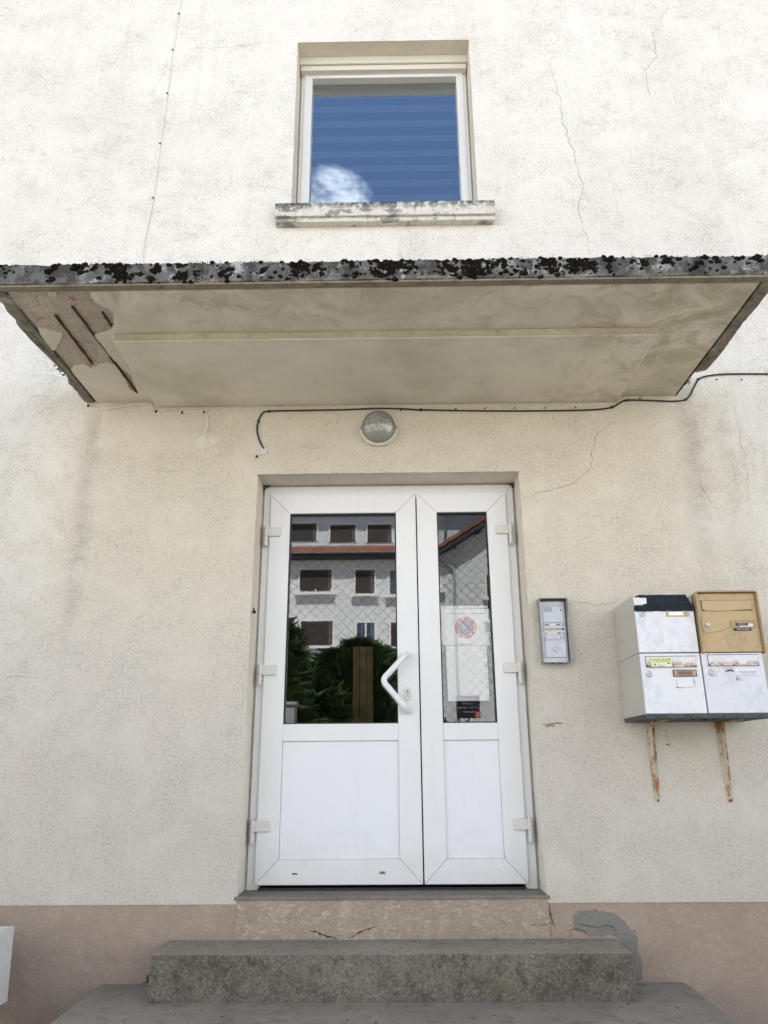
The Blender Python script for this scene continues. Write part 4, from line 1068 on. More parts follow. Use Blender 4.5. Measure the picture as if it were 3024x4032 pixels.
mx0 = x0 + (x1 - x0) * 0.125; mx1 = x0 + (x1 - x0) * 0.875
zt = PY(*ki(650, 450), fy).z; za = PY(*ki(690, 908), fy).z; zb = PY(*ki(730, 1382), fy).z; zd = PY(*ki(770, 1862), fy).z
mods = []
for nm, (a, b) in (('speaker_module', (za, zt)), ('bell_module', (zb, za)), ('key_module', (zd, zb))):
    box('module_gap', mx0 - .0012, mx1 + .0012, fy - .0006, fy + .001, a - .0012, b + .0012, 'dark_seam', ic)
    mods.append(box(nm, mx0, mx1, fy - .0022, fy + .001, a + .0006, b - .0006, 'intercom_alu', ic, .0006))
my = fy - .0024
mb = MB()
for i in range(9):
    for j in range(8):
        c = (mx0 + 0.0095 + i * 0.0050, zt - 0.009 - j * 0.0034)
        mb.box(c[0] - .0013, c[0] + .0013, my - .0003, my + .001, c[1] - .0010, c[1] + .0010)
mb.build('speaker_holes', 'ink_black', ic)
for dz, m in ((0.011, 'chrome'), (0.024, 'ink_black')):
    mb = MB(); mb.lathe_y((mx1 - 0.0125, my, zt - dz), [(0.0042, 0.001), (0.0042, -0.001), (0.002, -0.0022)], 14); mb.build('indicator', m, ic, smooth=True)
cards = ((965, 'card_white', 0.28, 0.72, None), (1086, 'brass_card', 0.05, 0.95, None), (1203, 'card_white', 0.1, 0.78, 'NAGUEZ'), (1318, 'card_white', 0.04, 0.93, 'Mme Laemonier Melanie\nMr Burgun Christophe'))
for i, (py, m, f0, f1, tx) in enumerate(cards):
    zc_ = PY(*ki(680, py), my).z; ca, cb = mx0 + 0.006, mx1 - 0.022
    box('card_window', ca, cb, my - .0004, my + .001, zc_ - .0058, zc_ + .0058, 'grey_stone', ic)
    box('name_card', ca + (cb - ca) * f0, ca + (cb - ca) * f1, my - .0010, my, zc_ - .0046, zc_ + .0046, m, ic)
    if tx: text('lettering', tx, (ca + cb) / 2 - .002, my - .0013, zc_, 0.0036 if '\n' in tx else .005, 'ink_black', ic, fit=0.034 if '\n' in tx else 0.02)
    bm_ = 'ink_black' if i == 1 else 'chrome'
    mb = MB(); mb.lathe_y((mx1 - 0.010, my, zc_), [(0.0062, 0.001), (0.0062, -0.0012), (0.0046, -0.0016), (0.0044, -0.004), (0.002, -0.0052)], 16); mb.build('bell_button', bm_, ic, smooth=True)
p = PY(*ki(757, 1632), my)
mb = MB(); mb.lathe_y((p.x, my, p.z), [(0.0145, 0.001), (0.0145, -0.003), (0.0125, -0.0036), (0.0118, -0.0016), (0.001, -0.0016)], 28); mb.build('key_switch', 'lock_metal', ic, smooth=False)
box('keyhole', p.x - .0016, p.x + .0016, my - .0024, my - .0015, p.z - .007, p.z - .001, 'ink_black', ic)
for fx in (0.38, 0.64):
    xx = x0 + (x1 - x0) * fx
    mb = MB(); mb.tube([(xx, IY + 0.022, z0 - .003), (xx, IY + 0.022, z0 + .002)], 0.010, 16); mb.build('cable_gland', 'black_plastic', ic)

# ------------------------------------------------------------------ letter boxes on their shelf
km = zoom(2380, 2300, .38819)
MY = -0.372
A_ = rect([km(290, 108), km(880, 100), km(350, 700), km(965, 690)], MY)
C_ = rect([km(352, 706), km(968, 696), km(428, 1326), km(1047, 1312)], MY)
D_ = rect([km(978, 691), km(1597, 683), km(1055, 1313), km(1680, 1305)], MY)
B_ = rect([km(925, 95), km(1525, 88), km(1000, 684), km(1597, 680)], MY)
X0 = (A_[0] + C_[0]) / 2; X1 = (A_[1] + C_[1]) / 2; X2 = D_[0]; X3 = D_[0] + (C_[1] - C_[0]) + 0.006
ZB = (C_[2] + D_[2]) / 2; ZM = (C_[3] + D_[3]) / 2; ZT = A_[3] - 0.004
X1 = max(X1, X2 - 0.006)
GRP = 'letter boxes on the bracketed shelf'
def mround(x0, x1, z0, z1, r, n=4):
    o = []
    for cx, cz_, a0 in ((x1 - r, z1 - r, 0), (x0 + r, z1 - r, 90), (x0 + r, z0 + r, 180), (x1 - r, z0 + r, 270)):
        for i in range(n + 1):
            a = math.radians(a0 + 90 * i / n); o.append((cx + r * math.cos(a), cz_ + r * math.sin(a)))
    return o
def mlock(root, x, z, y):
    mb = MB(); mb.lathe_y((x, y, z), [(0.0145, 0.001), (0.0145, -0.003), (0.011, -0.0045), (0.0075, -0.0045), (0.007, -0.007), (0.001, -0.007)], 24); mb.build('lock', 'lock_metal', root)
    box('keyhole', x - .0016, x + .0016, y - .0078, y - .0068, z - .001, z + .006, 'ink_black', root)
def letterbox(x0, x1, z0, z1, label, front, side, flap=None, lock=None, plate=None, top_open=False):
    root = thing('letter_box', ((x0 + x1) / 2, -0.02, z0), label, 'letter box', GRP)
    w = 0.0025
    mb = MB()
    mb.box(x0, x0 + w, MY + 0.012, -0.006, z0, z1); mb.box(x1 - w, x1, MY + 0.012, -0.006, z0, z1)
    mb.box(x0 + w, x1 - w, MY + 0.012, -0.006, z0, z0 + w)
    mb.box(x0 + w, x1 - w, -0.010, -0.006, z0 + w, z1)
    if not top_open: mb.box(x0 + w, x1 - w, MY + 0.012, -0.010, z1 - w, z1)
    mb.build('case', side, root, bevel=0.001)
    zt_ = z1 - 0.002
    if top_open: zt_ = PY(*km(600, 268), MY).z
    mb = MB(); mb.plate(mround(x0 + 0.001, x1 - 0.001, z0 + 0.002, zt_, 0.003), MY, MY + 0.0115)
    mb.build('front_door', front, root, bevel=0.0025)
    # lip of the door edge along the left
    return root
y_ = MY - 0.0005
# (1) upper left, its slot flap gone and covered with dark felt
ra = letterbox(X0, X1, ZM + 0.001, ZT, 'white letter box with dark felt over its slot, above the yellow-stickered one', 'mail_white', 'mail_side', top_open=True)
p = PY(*km(384, 304), MY); mlock(ra, p.x, p.z, y_)
pa = rect([km(622, 265), km(858, 262), km(626, 332), km(858, 328)], MY)
box('name_plate', pa[0], pa[1], y_ - .002, MY + .001, pa[2], pa[3], 'brass_card', ra, .001)
box('name_card', pa[0] + .012, pa[1] - .030, y_ - .0032, y_ - .0021, pa[2] + .006, pa[3] - .010, 'paper', ra)
tz0 = PY(*km(600, 268), MY).z; fz = PY(*km(600, 232), MY).z
q = random.Random(8); mb = MB()
N = 24
def sheet(prof, x0, x1, th_=0.003, slant=0.0, amp=0.0015):
    V = []; F = []; m = len(prof)
    for i in range(N + 1):
        t_ = i / N; xx = x0 + (x1 - x0) * t_
        for j, (yy, zz2) in enumerate(prof):
            e = q.uniform(-amp, amp)
            V.append((xx + slant * j / (m - 1), yy + e, zz2 + e)); V.append((xx + slant * j / (m - 1), yy - th_ + e, zz2 + th_ * .3 + e))
    for i in range(N):
        for j in range(m - 1):
            a = (i * m + j) * 2; b = ((i + 1) * m + j) * 2
            F += [(a, a + 2, b + 2, b), (a + 1, b + 1, b + 3, a + 3)]
    for j in range(m - 1):
        a = j * 2; F.append((a, a + 1, a + 3, a + 2)); a = (N * m + j) * 2; F.append((a, a + 2, a + 3, a + 1))
    for i in range(N):
        for j in (0, m - 1):
            a = (i * m + j) * 2; b = ((i + 1) * m + j) * 2; F.append((a, b, b + 1, a + 1))
    mb.add(V, F)
xl = PY(*km(392, 190), MY).x
sheet([(MY - .001, tz0 - .004), (MY - .003, tz0 + .012), (MY - .003, fz + .004), (MY + .010, fz + .012)], X0 + .004, X1 - .003)
sheet([(MY - .004, fz + .004), (MY + .004, fz + .014), (MY + .03, fz + .035), (MY + .055, ZT + .012), (MY + .12, ZT + .016)], xl, X1 - .008, slant=-0.002)
fl = mb.build('felt_cover', 'tape_dark', ra)
# white strip of case seen above the felt at the back
box('slot_plate', X0 + .003, xl + .02, MY + .006, MY + .009, fz + .004, ZT - .012, 'mail_white', ra)
box('slot_paper', X0 + .045, xl + .01, MY + .004, MY + .0055, fz + .008, ZT - .030, 'paper', ra)
box('case_top', X0 + .03, X1 - .004, MY + .07, -.012, ZT - .012, ZT - .002, 'mail_side', ra)
def emboss(root, l, y):
    for a, b in l:
        p_, q_ = PY(*km(*a), MY), PY(*km(*b), MY)
        mb = MB(); mb.tube([(p_.x, y, p_.z), (q_.x, y, q_.z)], 0.0011, 6); mb.build('embossed_line', 'mail_white', root)
emboss(ra, [((465, 598), (600, 640)), ((735, 628), (830, 600))], MY + .0001)
# (2) tan box with a raised hood rim
tx0, tx1 = B_[0], B_[1]; tz1 = B_[3]; tz0_ = ZM + 0.001
rb = thing('letter_box', ((tx0 + tx1) / 2, -0.02, tz0_), 'tan letter box with a hooded rim and two small black name strips', 'letter box', GRP)
mb = MB(); mb.box(tx0 - .004, tx1 + .004, MY + .013, -.006, tz0_, tz1 + .002); mb.build('case', 'mail_tan_rim', rb, bevel=.002)
mb = MB(); mb.plate(mround(tx0, tx1, tz0_ + .001, tz1 - .001, .004), MY, MY + .0125); mb.build('front_door', 'mail_tan', rb, bevel=.002)
h = 0.009; hy = MY - 0.022
outer = [(tx0 - h, tz0_ - .008), (tx0 - h, tz1 + h - .010), (tx0 - h + .010, tz1 + h), (tx1 + h - .010, tz1 + h), (tx1 + h, tz1 + h - .010), (tx1 + h, tz0_ - .008)]
inner = [(tx0 - .002, tz0_ - .008), (tx0 - .002, tz1 - .004), (tx0 + .004, tz1 + .002), (tx1 - .004, tz1 + .002), (tx1 + .002, tz1 - .004), (tx1 + .002, tz0_ - .008)]
mb = MB(); mb.plate(outer + inner[::-1], hy, MY + .03); mb.build('hood_rim', 'mail_tan_rim', rb, bevel=.0015)
fa = rect([km(980, 170), km(1480, 163), km(990, 272), km(1490, 262)], MY)
box('slot_gap', fa[0] - .002, fa[1] + .002, y_ - .0006, MY + .001, fa[2] - .001, fa[3] + .0025, 'dark_seam', rb)
n = 16; cur = [(fa[0], fa[3]), (fa[0], fa[2] + .004)] + [(fa[0] + (fa[1] - fa[0]) * i / n, fa[2] - .004 * math.sin(math.pi * min(1, i / n * 1.6)) + (.006 * max(0, i / n - .6))) for i in range(1, n)] + [(fa[1], fa[2] + .003), (fa[1], fa[3])]
mb = MB(); mb.plate(cur, MY - .006, MY - .0008); mb.build('slot_flap', 'mail_tan', rb, bevel=.0015)
sh = [PY(*km(a, b), MY) for a, b in ((978, 340), (1100, 350), (1250, 372), (1262, 400), (1268, 440), (1200, 470), (1100, 492), (1010, 502), (985, 420))]
mb = MB(); mb.plate([(v.x, v.z) for v in sh], MY - .004, MY + .001); mb.build('lock_boss', 'mail_tan', rb, bevel=.003)
p = PY(*km(1047, 408), MY - .004); mlock(rb, p.x, p.z, MY - .0045)
na = rect([km(1278, 372), km(1520, 366), km(1283, 445), km(1525, 438)], MY)
mb = MB(); o_ = mround(*na, .004); i_ = mround(na[0] + .004, na[1] - .004, na[2] + .004, na[3] - .004, .002)
mb.plate(o_ + [o_[0]] + [i_[0]] + i_[::-1], MY - .004, MY + .001); mb.build('name_frame', 'mail_tan_rim', rb)
wa = rect([km(1370, 402), km(1505, 400), km(1372, 432), km(1507, 430)], MY)
box('name_card', wa[0], wa[1], y_ - .0012, MY, wa[2], wa[3], 'card_white', rb)
for (a, b, c, d, tx) in ((1330, 396, 1450, 420, 'LETENDRE'), (1312, 450, 1488, 472, 'NO PUB')):
    r4 = rect([km(a, b), km(c, b - 1), km(a, d), km(c, d)], MY)
    box('name_strip', r4[0], r4[1], MY - .0055, MY - .001, r4[2], r4[3], 'ink_black', rb)
    text('lettering', tx, (r4[0] + r4[1]) / 2, MY - .0058, (r4[2] + r4[3]) / 2, .0075, 'ink_white', rb, fit=(r4[1] - r4[0]) * .68)
# (3) lower left with yellow sticker
def slot(root, pts, m):
    f4 = rect([km(*p) for p in pts], MY)
    box('slot_gap', f4[0] - .002, f4[1] + .002, y_ - .0006, MY + .001, f4[2] - .001, f4[3] + .003, 'dark_seam', root)
    mb = MB(); mb.plate([(f4[0], f4[3]), (f4[0], f4[2] + .008), (f4[0] + .008, f4[2]), (f4[1] - .008, f4[2]), (f4[1], f4[2] + .008), (f4[1], f4[3])], MY - .005, MY - .0008)
    mb.build('slot_flap', m, root, bevel=.0012)
    mb = MB(); mb.add([(f4[0] + .006, MY - .0055, f4[2] + .009), (f4[1] - .006, MY - .0055, f4[2] + .009), (f4[1] - .006, MY - .012, f4[2] + .001), (f4[0] + .006, MY - .012, f4[2] + .001), (f4[0] + .006, MY - .004, f4[2] + .001), (f4[1] - .006, MY - .004, f4[2] + .001)], [(0, 1, 2, 3), (3, 2, 5, 4), (0, 3, 4), (1, 5, 2)])
    mb.build('flap_lip', m, root)
    return f4
rc = letterbox(X0, X1, ZB, ZM - 0.001, 'white letter box with a yellow no-advertising sticker on its rusty flap', 'mail_white', 'mail_side')
slot(rc, ((415, 742), (918, 728), (430, 848), (930, 836)), 'flap_rust')
p = PY(*km(453, 914), MY); mlock(rc, p.x, p.z, y_)
sk = rect([km(462, 752), km(668, 742), km(476, 838), km(680, 838)], MY - .006)
mb = MB(); n = 14; q = random.Random(4)
mb.plate([(sk[0], sk[3])] + [(sk[0] + (sk[1] - sk[0]) * i / n, sk[2] + q.uniform(-.002, .003)) for i in range(n + 1)] + [(sk[1], sk[3])], MY - .0136, MY - .0128)
stk = mb.build('sticker', 'sticker_yellow', rc); sw = sk[1] - sk[0]; sh_ = sk[3] - sk[2]; sy = MY - .0142
box('sticker_band', sk[0] + .001, sk[1] - .001, MY - .01385, MY - .0135, sk[2] + .003, sk[2] + sh_ * .30, 'card_white', rc)
text('lettering', 'NON', sk[0] + sw * .19, sy, sk[3] - sh_ * .25, .017, 'ink_red', rc, fit=sw * .27)
text('lettering', '\u00c0 LA PUB', sk[0] + sw * .665, sy, sk[3] - sh_ * .23, .017, 'ink_black', rc, fit=sw * .60)
text('lettering', "OUI \u00c0 L'INFORMATION DES COLLECTIVIT\u00c9S !", sk[0] + sw * .5, sy, sk[3] - sh_ * .47, .006, 'ink_black', rc, fit=sw * .88)
text('lettering', '\u00c9vitons le gaspillage', sk[0] + sw * .5, sy, sk[2] + sh_ * .17, .006, 'ink_black', rc, fit=sw * .38)
mb = MB(); mb.lathe_y((sk[0] + sw * .16, sy + .0006, sk[2] + sh_ * .22), [(.006, 0), (.006, -.0005)], 18); mb.build('logo_dot', 'sticker_teal', rc)
mb = MB(); d0 = Vector((sk[0] + sw * .86, sy, sk[2] + sh_ * .34))
mb.plate([(d0.x + a, d0.z + b) for a, b in ((-.008, .004), (-.004, .002), (.003, .002), (.005, .005), (.007, .004), (.004, -.001), (.005, -.006), (.003, -.002), (-.004, -.002), (-.006, -.006), (-.006, -.001))], sy, sy + .0003)
mb.build('animal_print', 'ink_black', rc)
na = rect([km(692, 872), km(930, 865), km(697, 942), km(938, 936)], MY)
mb = MB(); mb.plate(mround(*na, .003), MY - .004, MY + .001); mb.build('name_frame', 'felt_edge', rc)
box('name_plate', na[0] + .005, na[1] - .005, MY - .0045, MY, na[2] + .004, na[3] - .004, 'brass_card', rc)
box('name_card', na[0] + .019, na[1] - .020, MY - .0056, MY - .004, na[2] + .0055, na[3] - .0055, 'card_brown', rc)
text('lettering', 'RETOURNEY', (na[0] + na[1]) / 2, MY - .006, (na[2] + na[3]) / 2, .011, 'ink_black', rc, fit=(na[1] - na[0]) * .5)
emboss(rc, [((535, 1200), (905, 1195)), ((535, 1200), (540, 1225)), ((540, 1225), (690, 1278)), ((750, 1275), (905, 1220))], MY + .0001)
for l, w in (([(728, 960), (736, 1050), (790, 1052)], .006), ([(905, 950), (920, 1045)], .010), ([(700, 1055), (780, 1050), (880, 1046), (925, 1040)], .004)):
    ribbon('glue_residue', [PY(*km(*p_), MY) for p_ in l], w, 'mail_side', rc, y=MY - .0006, seed=int(w * 9000), sub=6)
# (4) lower right
rd = letterbox(X2, X3, ZB, ZM - 0.001, 'white letter box with scuffed paint and a white two-line name card, under the tan box', 'mail_white_worn', 'mail_side')
slot(rd, ((1045, 722), (1550, 716), (1057, 830), (1563, 826)), 'flap_rust')
p = PY(*km(1086, 900), MY); mlock(rd, p.x, p.z, y_)
na = rect([km(1330, 862), km(1565, 855), km(1335, 928), km(1575, 922)], MY)
mb = MB(); mb.plate(mround(*na, .003), MY - .003, MY + .001); mb.build('name_frame', 'mail_white', rd, bevel=.001)
na = rect([km(1333, 870), km(1555, 868), km(1338, 924), km(1556, 922)], MY)
box('name_card', na[0], na[1], MY - .006, MY - .002, na[2], na[3], 'card_white', rd)
text('lettering', 'Mme Laemonier M\u00e9lanie\nMr Burgun Christophe', (na[0] + na[1]) / 2, MY - .0064, (na[2] + na[3]) / 2, .0095, 'ink_blue', rd, fit=(na[1] - na[0]) * .78)
emboss(rd, [((1170, 1210), (1330, 1262)), ((1390, 1258), (1550, 1205)), ((1170, 1190), (1550, 1183))], MY + .0001)
for l, w in (([(1220, 890), (1250, 878), (1290, 872), (1315, 892)], .010), ([(1340, 938), (1350, 985)], .008), ([(1360, 940), (1385, 985)], .006)):
    ribbon('glue_residue', [PY(*km(*p_), MY) for p_ in l], w, 'felt_edge', rd, y=MY - .0006, seed=int(w * 7000), sub=7)
box('letter_box_gap', X1 - .001, X2 + .001, MY + .05, MY + .055, ZB, ZM, 'dark_seam', rd)
# shelf and brackets
SX1 = X3 + 0.012; SZ1 = ZB - 0.0008; SZ0 = PY(*km(430, 1364), MY).z
sh = thing('letter_box_shelf', ((X0 + SX1) / 2, 0, SZ0), 'dark weathered shelf board under the letter boxes, on two rusty white brackets', 'shelf')
q = random.Random(12); mb = MB(); th_ = (SZ1 - SZ0)
for i in range(4):      # delaminating plies
    mb.box(X0 + q.uniform(-.001, .002), SX1, MY - .002 + q.uniform(0, .003), -.002, SZ0 + th_ * i / 4 + .0006, SZ0 + th_ * (i + 1) / 4)
mb.build('board', 'felt_edge', sh)
mb = MB()
for (a, b, dz) in ((.26, .02, .010), (.30, .015, .016), (.36, .02, .008)):
    for k in range(6):
        cx = X0 + a + q.uniform(-b, b); w_ = q.uniform(.003, .009)
        mb.add([(cx - w_, MY + .06, SZ0), (cx + w_, MY + .06, SZ0), (cx, MY + .075, SZ0), (cx + q.uniform(-.004, .004), MY + .06, SZ0 - dz * q.uniform(.4, 1))], [(0, 1, 3), (1, 2, 3), (2, 0, 3), (0, 1, 2)])
mb.build('board_splinter', 'black_plastic', sh)
kb = zoom(2500, 2800, .28933)
for (tl, bl_) in (((190, 150), (312, 1225)), ((1148, 150), (1295, 1220))):
    p = PY(*kb(*tl), 0); b_ = PY(*kb(*bl_), 0); xc = (p.x + b_.x) / 2
    zt_, zb_ = SZ0 - .0005, b_.z - .008; wt_, wb_ = 0.052, 0.024
    # pressed-steel arm: flat flange with a raised rib, tapering downwards; second arm runs out under the board
    mb = MB()
    mb.plate([(xc - wt_ / 2, zt_), (xc + wt_ / 2, zt_), (xc + wb_ / 2, zb_ + .01), (xc + wb_ / 4, zb_), (xc - wb_ / 4, zb_), (xc - wb_ / 2, zb_ + .01)], -0.006, -0.0008)
    V = [(xc - .014, -.006, zt_ - .03), (xc + .014, -.006, zt_ - .03), (xc, -.034, zt_ - .03), (xc - .005, -.006, zb_ + .03), (xc + .005, -.006, zb_ + .03), (xc, -.012, zb_ + .03)]
    mb.add(V, [(0, 1, 2), (3, 5, 4), (0, 2, 5, 3), (1, 4, 5, 2), (0, 3, 4, 1)])
    V = [(xc - wt_ / 2, -.006, zt_), (xc + wt_ / 2, -.006, zt_), (xc + .012, MY + .10, zt_), (xc - .012, MY + .10, zt_), (xc - wt_ / 2, -.006, zt_ - .006), (xc + wt_ / 2, -.006, zt_ - .006), (xc + .012, MY + .10, zt_ - .005), (xc - .012, MY + .10, zt_ - .005)]
    mb.add(V, [(0, 1, 2, 3), (4, 7, 6, 5), (0, 4, 5, 1), (1, 5, 6, 2), (2, 6, 7, 3), (3, 7, 4, 0)])
    V = [(xc - .012, -.006, zt_ - .045), (xc + .012, -.006, zt_ - .045), (xc - .010, -.05, zt_ - .006), (xc + .010, -.05, zt_ - .006), (xc - .012, -.006, zt_ - .006), (xc + .012, -.006, zt_ - .006)]
    mb.add(V, [(0, 1, 3, 2), (0, 2, 4), (1, 5, 3), (2, 3, 5, 4)])
    br = mb.build('bracket', 'bracket_paint', sh, bevel=.001)
    for (dx, zz2) in ((-.013, zt_ - .048), (.014, zt_ - .036), (0, zb_ + .012)):
        mb = MB(); mb.lathe_y((xc + dx, -.006, zz2), [(.005, 0), (.005, -.002), (.0025, -.0035)], 10); mb.build('screw', 'rebar_rust', br)
a = PY(*kb(441, 452)); w_ = thing('nail_stub', a, 'tiny dark nail stub in the wall between the shelf brackets', 'nail')
mb = MB(); mb.tube([(a.x, 0, a.z), (a.x, -.012, a.z - .002)], .0035, 8); mb.build('nail_body', 'rebar_rust', w_)

# ------------------------------------------------------------------ notices behind the right pane
kp = zoom(1700, 2350, .23962)
NY = GLASS_Y + 0.034
def flat(name, pts, y, m, parent, th_=.0004):
    P = [PY(*kp(*p), y) for p in pts]; mb = MB(); mb.plate([(v.x, v.z) for v in P], y, y + th_); return mb.build(name, m, parent)
np1 = thing('no_parking_notice', PY(*kp(560, 800), NY), 'white sheet with a round no-parking sign in a plastic sleeve behind the right glass', 'notice')
flat('sheet', ((128, 190), (962, 196), (985, 560), (948, 562), (948, 800), (170, 800)), NY, 'paper', np1)
flat('sleeve_strip', ((120, 150), (915, 148), (915, 184), (122, 190)), NY + .001, 'sleeve', np1)
for a in (180, 222, 292, 362, 418, 530, 636, 694, 764, 832, 874):
    flat('sleeve_hole', ((a - 9, 160), (a + 9, 160), (a + 9, 176), (a - 9, 176)), NY - .0004, 'seal_grey', np1, .0003)
flat('print_line', ((250, 276), (560, 276), (560, 283), (250, 283)), NY - .0004, 'grey_stone', np1, .0003)
flat('print_line', ((650, 270), (860, 268), (860, 275), (650, 277)), NY - .0004, 'grey_stone', np1, .0003)
flat('print_line', ((440, 782), (665, 776), (665, 790), (440, 795)), NY - .0004, 'grey_stone', np1, .0003)
sc = PY(*kp(556, 505), NY); R_ = (PY(*kp(733, 505), NY).x - PY(*kp(380, 505), NY).x) / 2
def disc(name, r, y, m):
    mb = MB(); mb.plate([(sc.x + r * math.cos(2 * math.pi * i / 40), sc.z + r * math.sin(2 * math.pi * i / 40)) for i in range(40)], y, y + .0003); return mb.build(name, m, np1)
disc('sign_ring', R_, NY - .0006, 'sign_red'); disc('sign_disc', R_ * .66, NY - .0010, 'sign_blue')
d45 = R_ * .66; w_ = R_ * .10; s45 = math.sqrt(.5)
mb = MB(); mb.plate([(sc.x - d45 * s45 - w_ * s45, sc.z + d45 * s45 - w_ * s45), (sc.x + d45 * s45 - w_ * s45, sc.z - d45 * s45 - w_ * s45), (sc.x + d45 * s45 + w_ * s45, sc.z - d45 * s45 + w_ * s45), (sc.x - d45 * s45 + w_ * s45, sc.z + d45 * s45 + w_ * s45)], NY - .0014, NY - .0011); mb.build('sign_bar', 'sign_red', np1)
for word, a0, a1, flip in (('D\u00c9FENSE DE STATIONNER', 205, -25, 1), ('SORTIE DE VOITURES', 225, 315, -1)):
    n = len(word)
    for i, ch in enumerate(word):
        if ch == ' ': continue
        a = math.radians(a0 + (a1 - a0) * i / (n - 1)); rr_ = R_ * .83
        text('ring_letter', ch, sc.x + rr_ * math.cos(a), NY - .0012, sc.z + rr_ * math.sin(a), R_ * .27, 'ink_white', np1, rot=a - math.pi / 2 if flip > 0 else a + math.pi / 2)
np2 = thing('blank_notice', PY(*kp(600, 1710), NY), 'blank white sheet in a plastic sleeve hung below the no-parking notice', 'notice')
flat('sheet', ((228, 806), (850, 806), (905, 1706), (272, 1716)), NY + .002, 'paper', np2)
flat('sleeve_strip', ((852, 806), (898, 806), (950, 1712), (908, 1706)), NY + .0024, 'sleeve', np2)
for (a, b) in ((879, 886), (881, 930), (886, 1002), (891, 1074), (895, 1133), (903, 1246), (910, 1362), (914, 1420), (920, 1495), (925, 1568), (928, 1613)):
    flat('sleeve_hole', ((a - 6, b - 11), (a + 7, b - 11), (a + 7, b + 11), (a - 6, b + 11)), NY + .0014, 'seal_grey', np2, .0003)

# ------------------------------------------------------------------ planter at the lower left
k0 = zoom(0, 3540, .6028)
pa_ = PY(*k0(95, 176), -0.20); pb_ = PY(*k0(42, 672), -0.20)
pt = thing('planter', (pa_.x - 0.4, -0.36, pb_.z), 'pale tapered planter box at the lower left edge beside the plinth', 'planter')
zt_, zb_ = pa_.z, pb_.z; xr, xb = pa_.x, pb_.x
def taper(name, x0t, x1t, y0t, y1t, x0b, x1b, y0b, y1b, z0, z1, m, par):
    V = [(x0b, y0b, z0), (x1b, y0b, z0), (x1b, y1b, z0), (x0b, y1b, z0), (x0t, y0t, z1), (x1t, y0t, z1), (x1t, y1t, z1), (x0t, y1t, z1)]
    return obj(name, V, [(0, 3, 2, 1), (4, 5, 6, 7), (0, 1, 5, 4), (1, 2, 6, 5), (2, 3, 7, 6), (3, 0, 4, 7)], m, par, bevel=.004)
mb = MB()
o4 = lambda e, z: [(xr - .8 + e, -.52 + e, z), (xr - e, -.52 + e, z), (xr - e, -.20 - e, z), (xr - .8 + e, -.20 - e, z)]
dxb = xr - xb
b4 = [(xr - .8 + dxb, -.52 + dxb, zb_), (xb, -.52 + dxb, zb_), (xb, -.20 - dxb, zb_), (xr - .8 + dxb, -.20 - dxb, zb_)]
V = b4 + o4(0, zt_) + o4(.018, zt_) + o4(.022, zt_ - .05)
F = [(0, 3, 2, 1)] + [(i, (i + 1) % 4, 4 + (i + 1) % 4, 4 + i) for i in range(4)] + [(4 + i, 4 + (i + 1) % 4, 8 + (i + 1) % 4, 8 + i) for i in range(4)] + [(8 + i, 8 + (i + 1) % 4, 12 + (i + 1) % 4, 12 + i) for i in range(4)]
mb.add(V, F); mb.build('trough', 'planter_white', pt, bevel=.002)
obj('soil', o4(.021, zt_ - .03), [(0, 1, 2, 3)], 'soil', pt)
for sx in (xr - .72, xr - .10):
    box('foot', sx - .04, sx + .04, -.44, -.30, 0.0, zb_ + .002, 'planter_white', pt, .003)

# ------------------------------------------------------------------ across the street (seen mirrored in the door glass)
YV = 37.0
YF = 2 * GLASS_Y - YV
kz = zoom(1100, 1950, .36166); ky = zoom(1680, 1950, .20343)
def rv(z, a, b, yv=YV): return REFL(*z(a, b), yv)
opp = thing('opposite_house', (0, YF, 0), 'slate-clad house across the street with brown shutters and red eave, mirrored in the door', 'house')
e_bot = rv(kz, 690, 705).z; t_bot = rv(kz, 690, 652).z; t_top = rv(kz, 690, 580).z
ox0, ox1 = -13.0, 2.3
box('wall', ox0, ox1, YF - 9, YF, 0, e_bot + .5, 'slate_back', opp)
UYV = YV + 1.15; UY = 2 * GLASS_Y - UYV
box('upper_wall', ox0, ox1 + 8, YF - 9, UY, e_bot + .4, rv(kz, 690, 100, UYV).z, 'upper_wall', opp)
rfz = rv(kz, 690, 100, UYV).z
box('eave', ox0, ox1, UY - .1, YF + .62, e_bot, t_bot - .12, 'gutter_dark', opp)
mb = MB(); mb.tube([(ox0, YF + .70, t_bot - .05), (ox1 + .02, YF + .70, t_bot - .05)], .075, 10); mb.build('gutter', 'gutter_dark', opp)
mb = MB(); mb.slab([(ox0, YF - 9.3), (ox1 + 8.3, YF - 9.3), (ox1 + 8.3, UY + 0.95), (ox0, UY + 0.95)], rfz, rfz + .25); mb.build('top_roof', 'gutter_dark', opp)
# tiles of the lower eave
def tile_mesh():
    V = []; F = []; n = 8; L = .42; Wt = .2
    for j in range(2):
        for i in range(n + 1):
            a = i / n; V.append((a * Wt, 0, 0.03 * math.sin(a * 2 * math.pi) + (.0 if j else .0))); V[-1] = (V[-1][0], -L * j, V[-1][2])
    for j in range(2):
        for i in range(n + 1): V.append((V[j * (n + 1) + i][0], V[j * (n + 1) + i][1], V[j * (n + 1) + i][2] - .022))
    m = n + 1
    for i in range(n):
        F += [(i, i + 1, m + i + 1, m + i), (2 * m + i, 3 * m + i, 3 * m + i + 1, 2 * m + i + 1), (i, 2 * m + i, 2 * m + i + 1, i + 1)]
    me = bpy.data.meshes.new('roof_tile'); me.from_pydata(V, [], F); me.materials.append(M['roof_tile_clay'])
    me.polygons.foreach_set('use_smooth', [True] * len(F)); return me
TM = tile_mesh()
slope = math.atan2(t_top + .28 - t_bot, 1.05)
rows = 3
roof_o = bpy.data.objects.new('eave_roof', None); C.objects.link(roof_o); roof_o.parent = opp
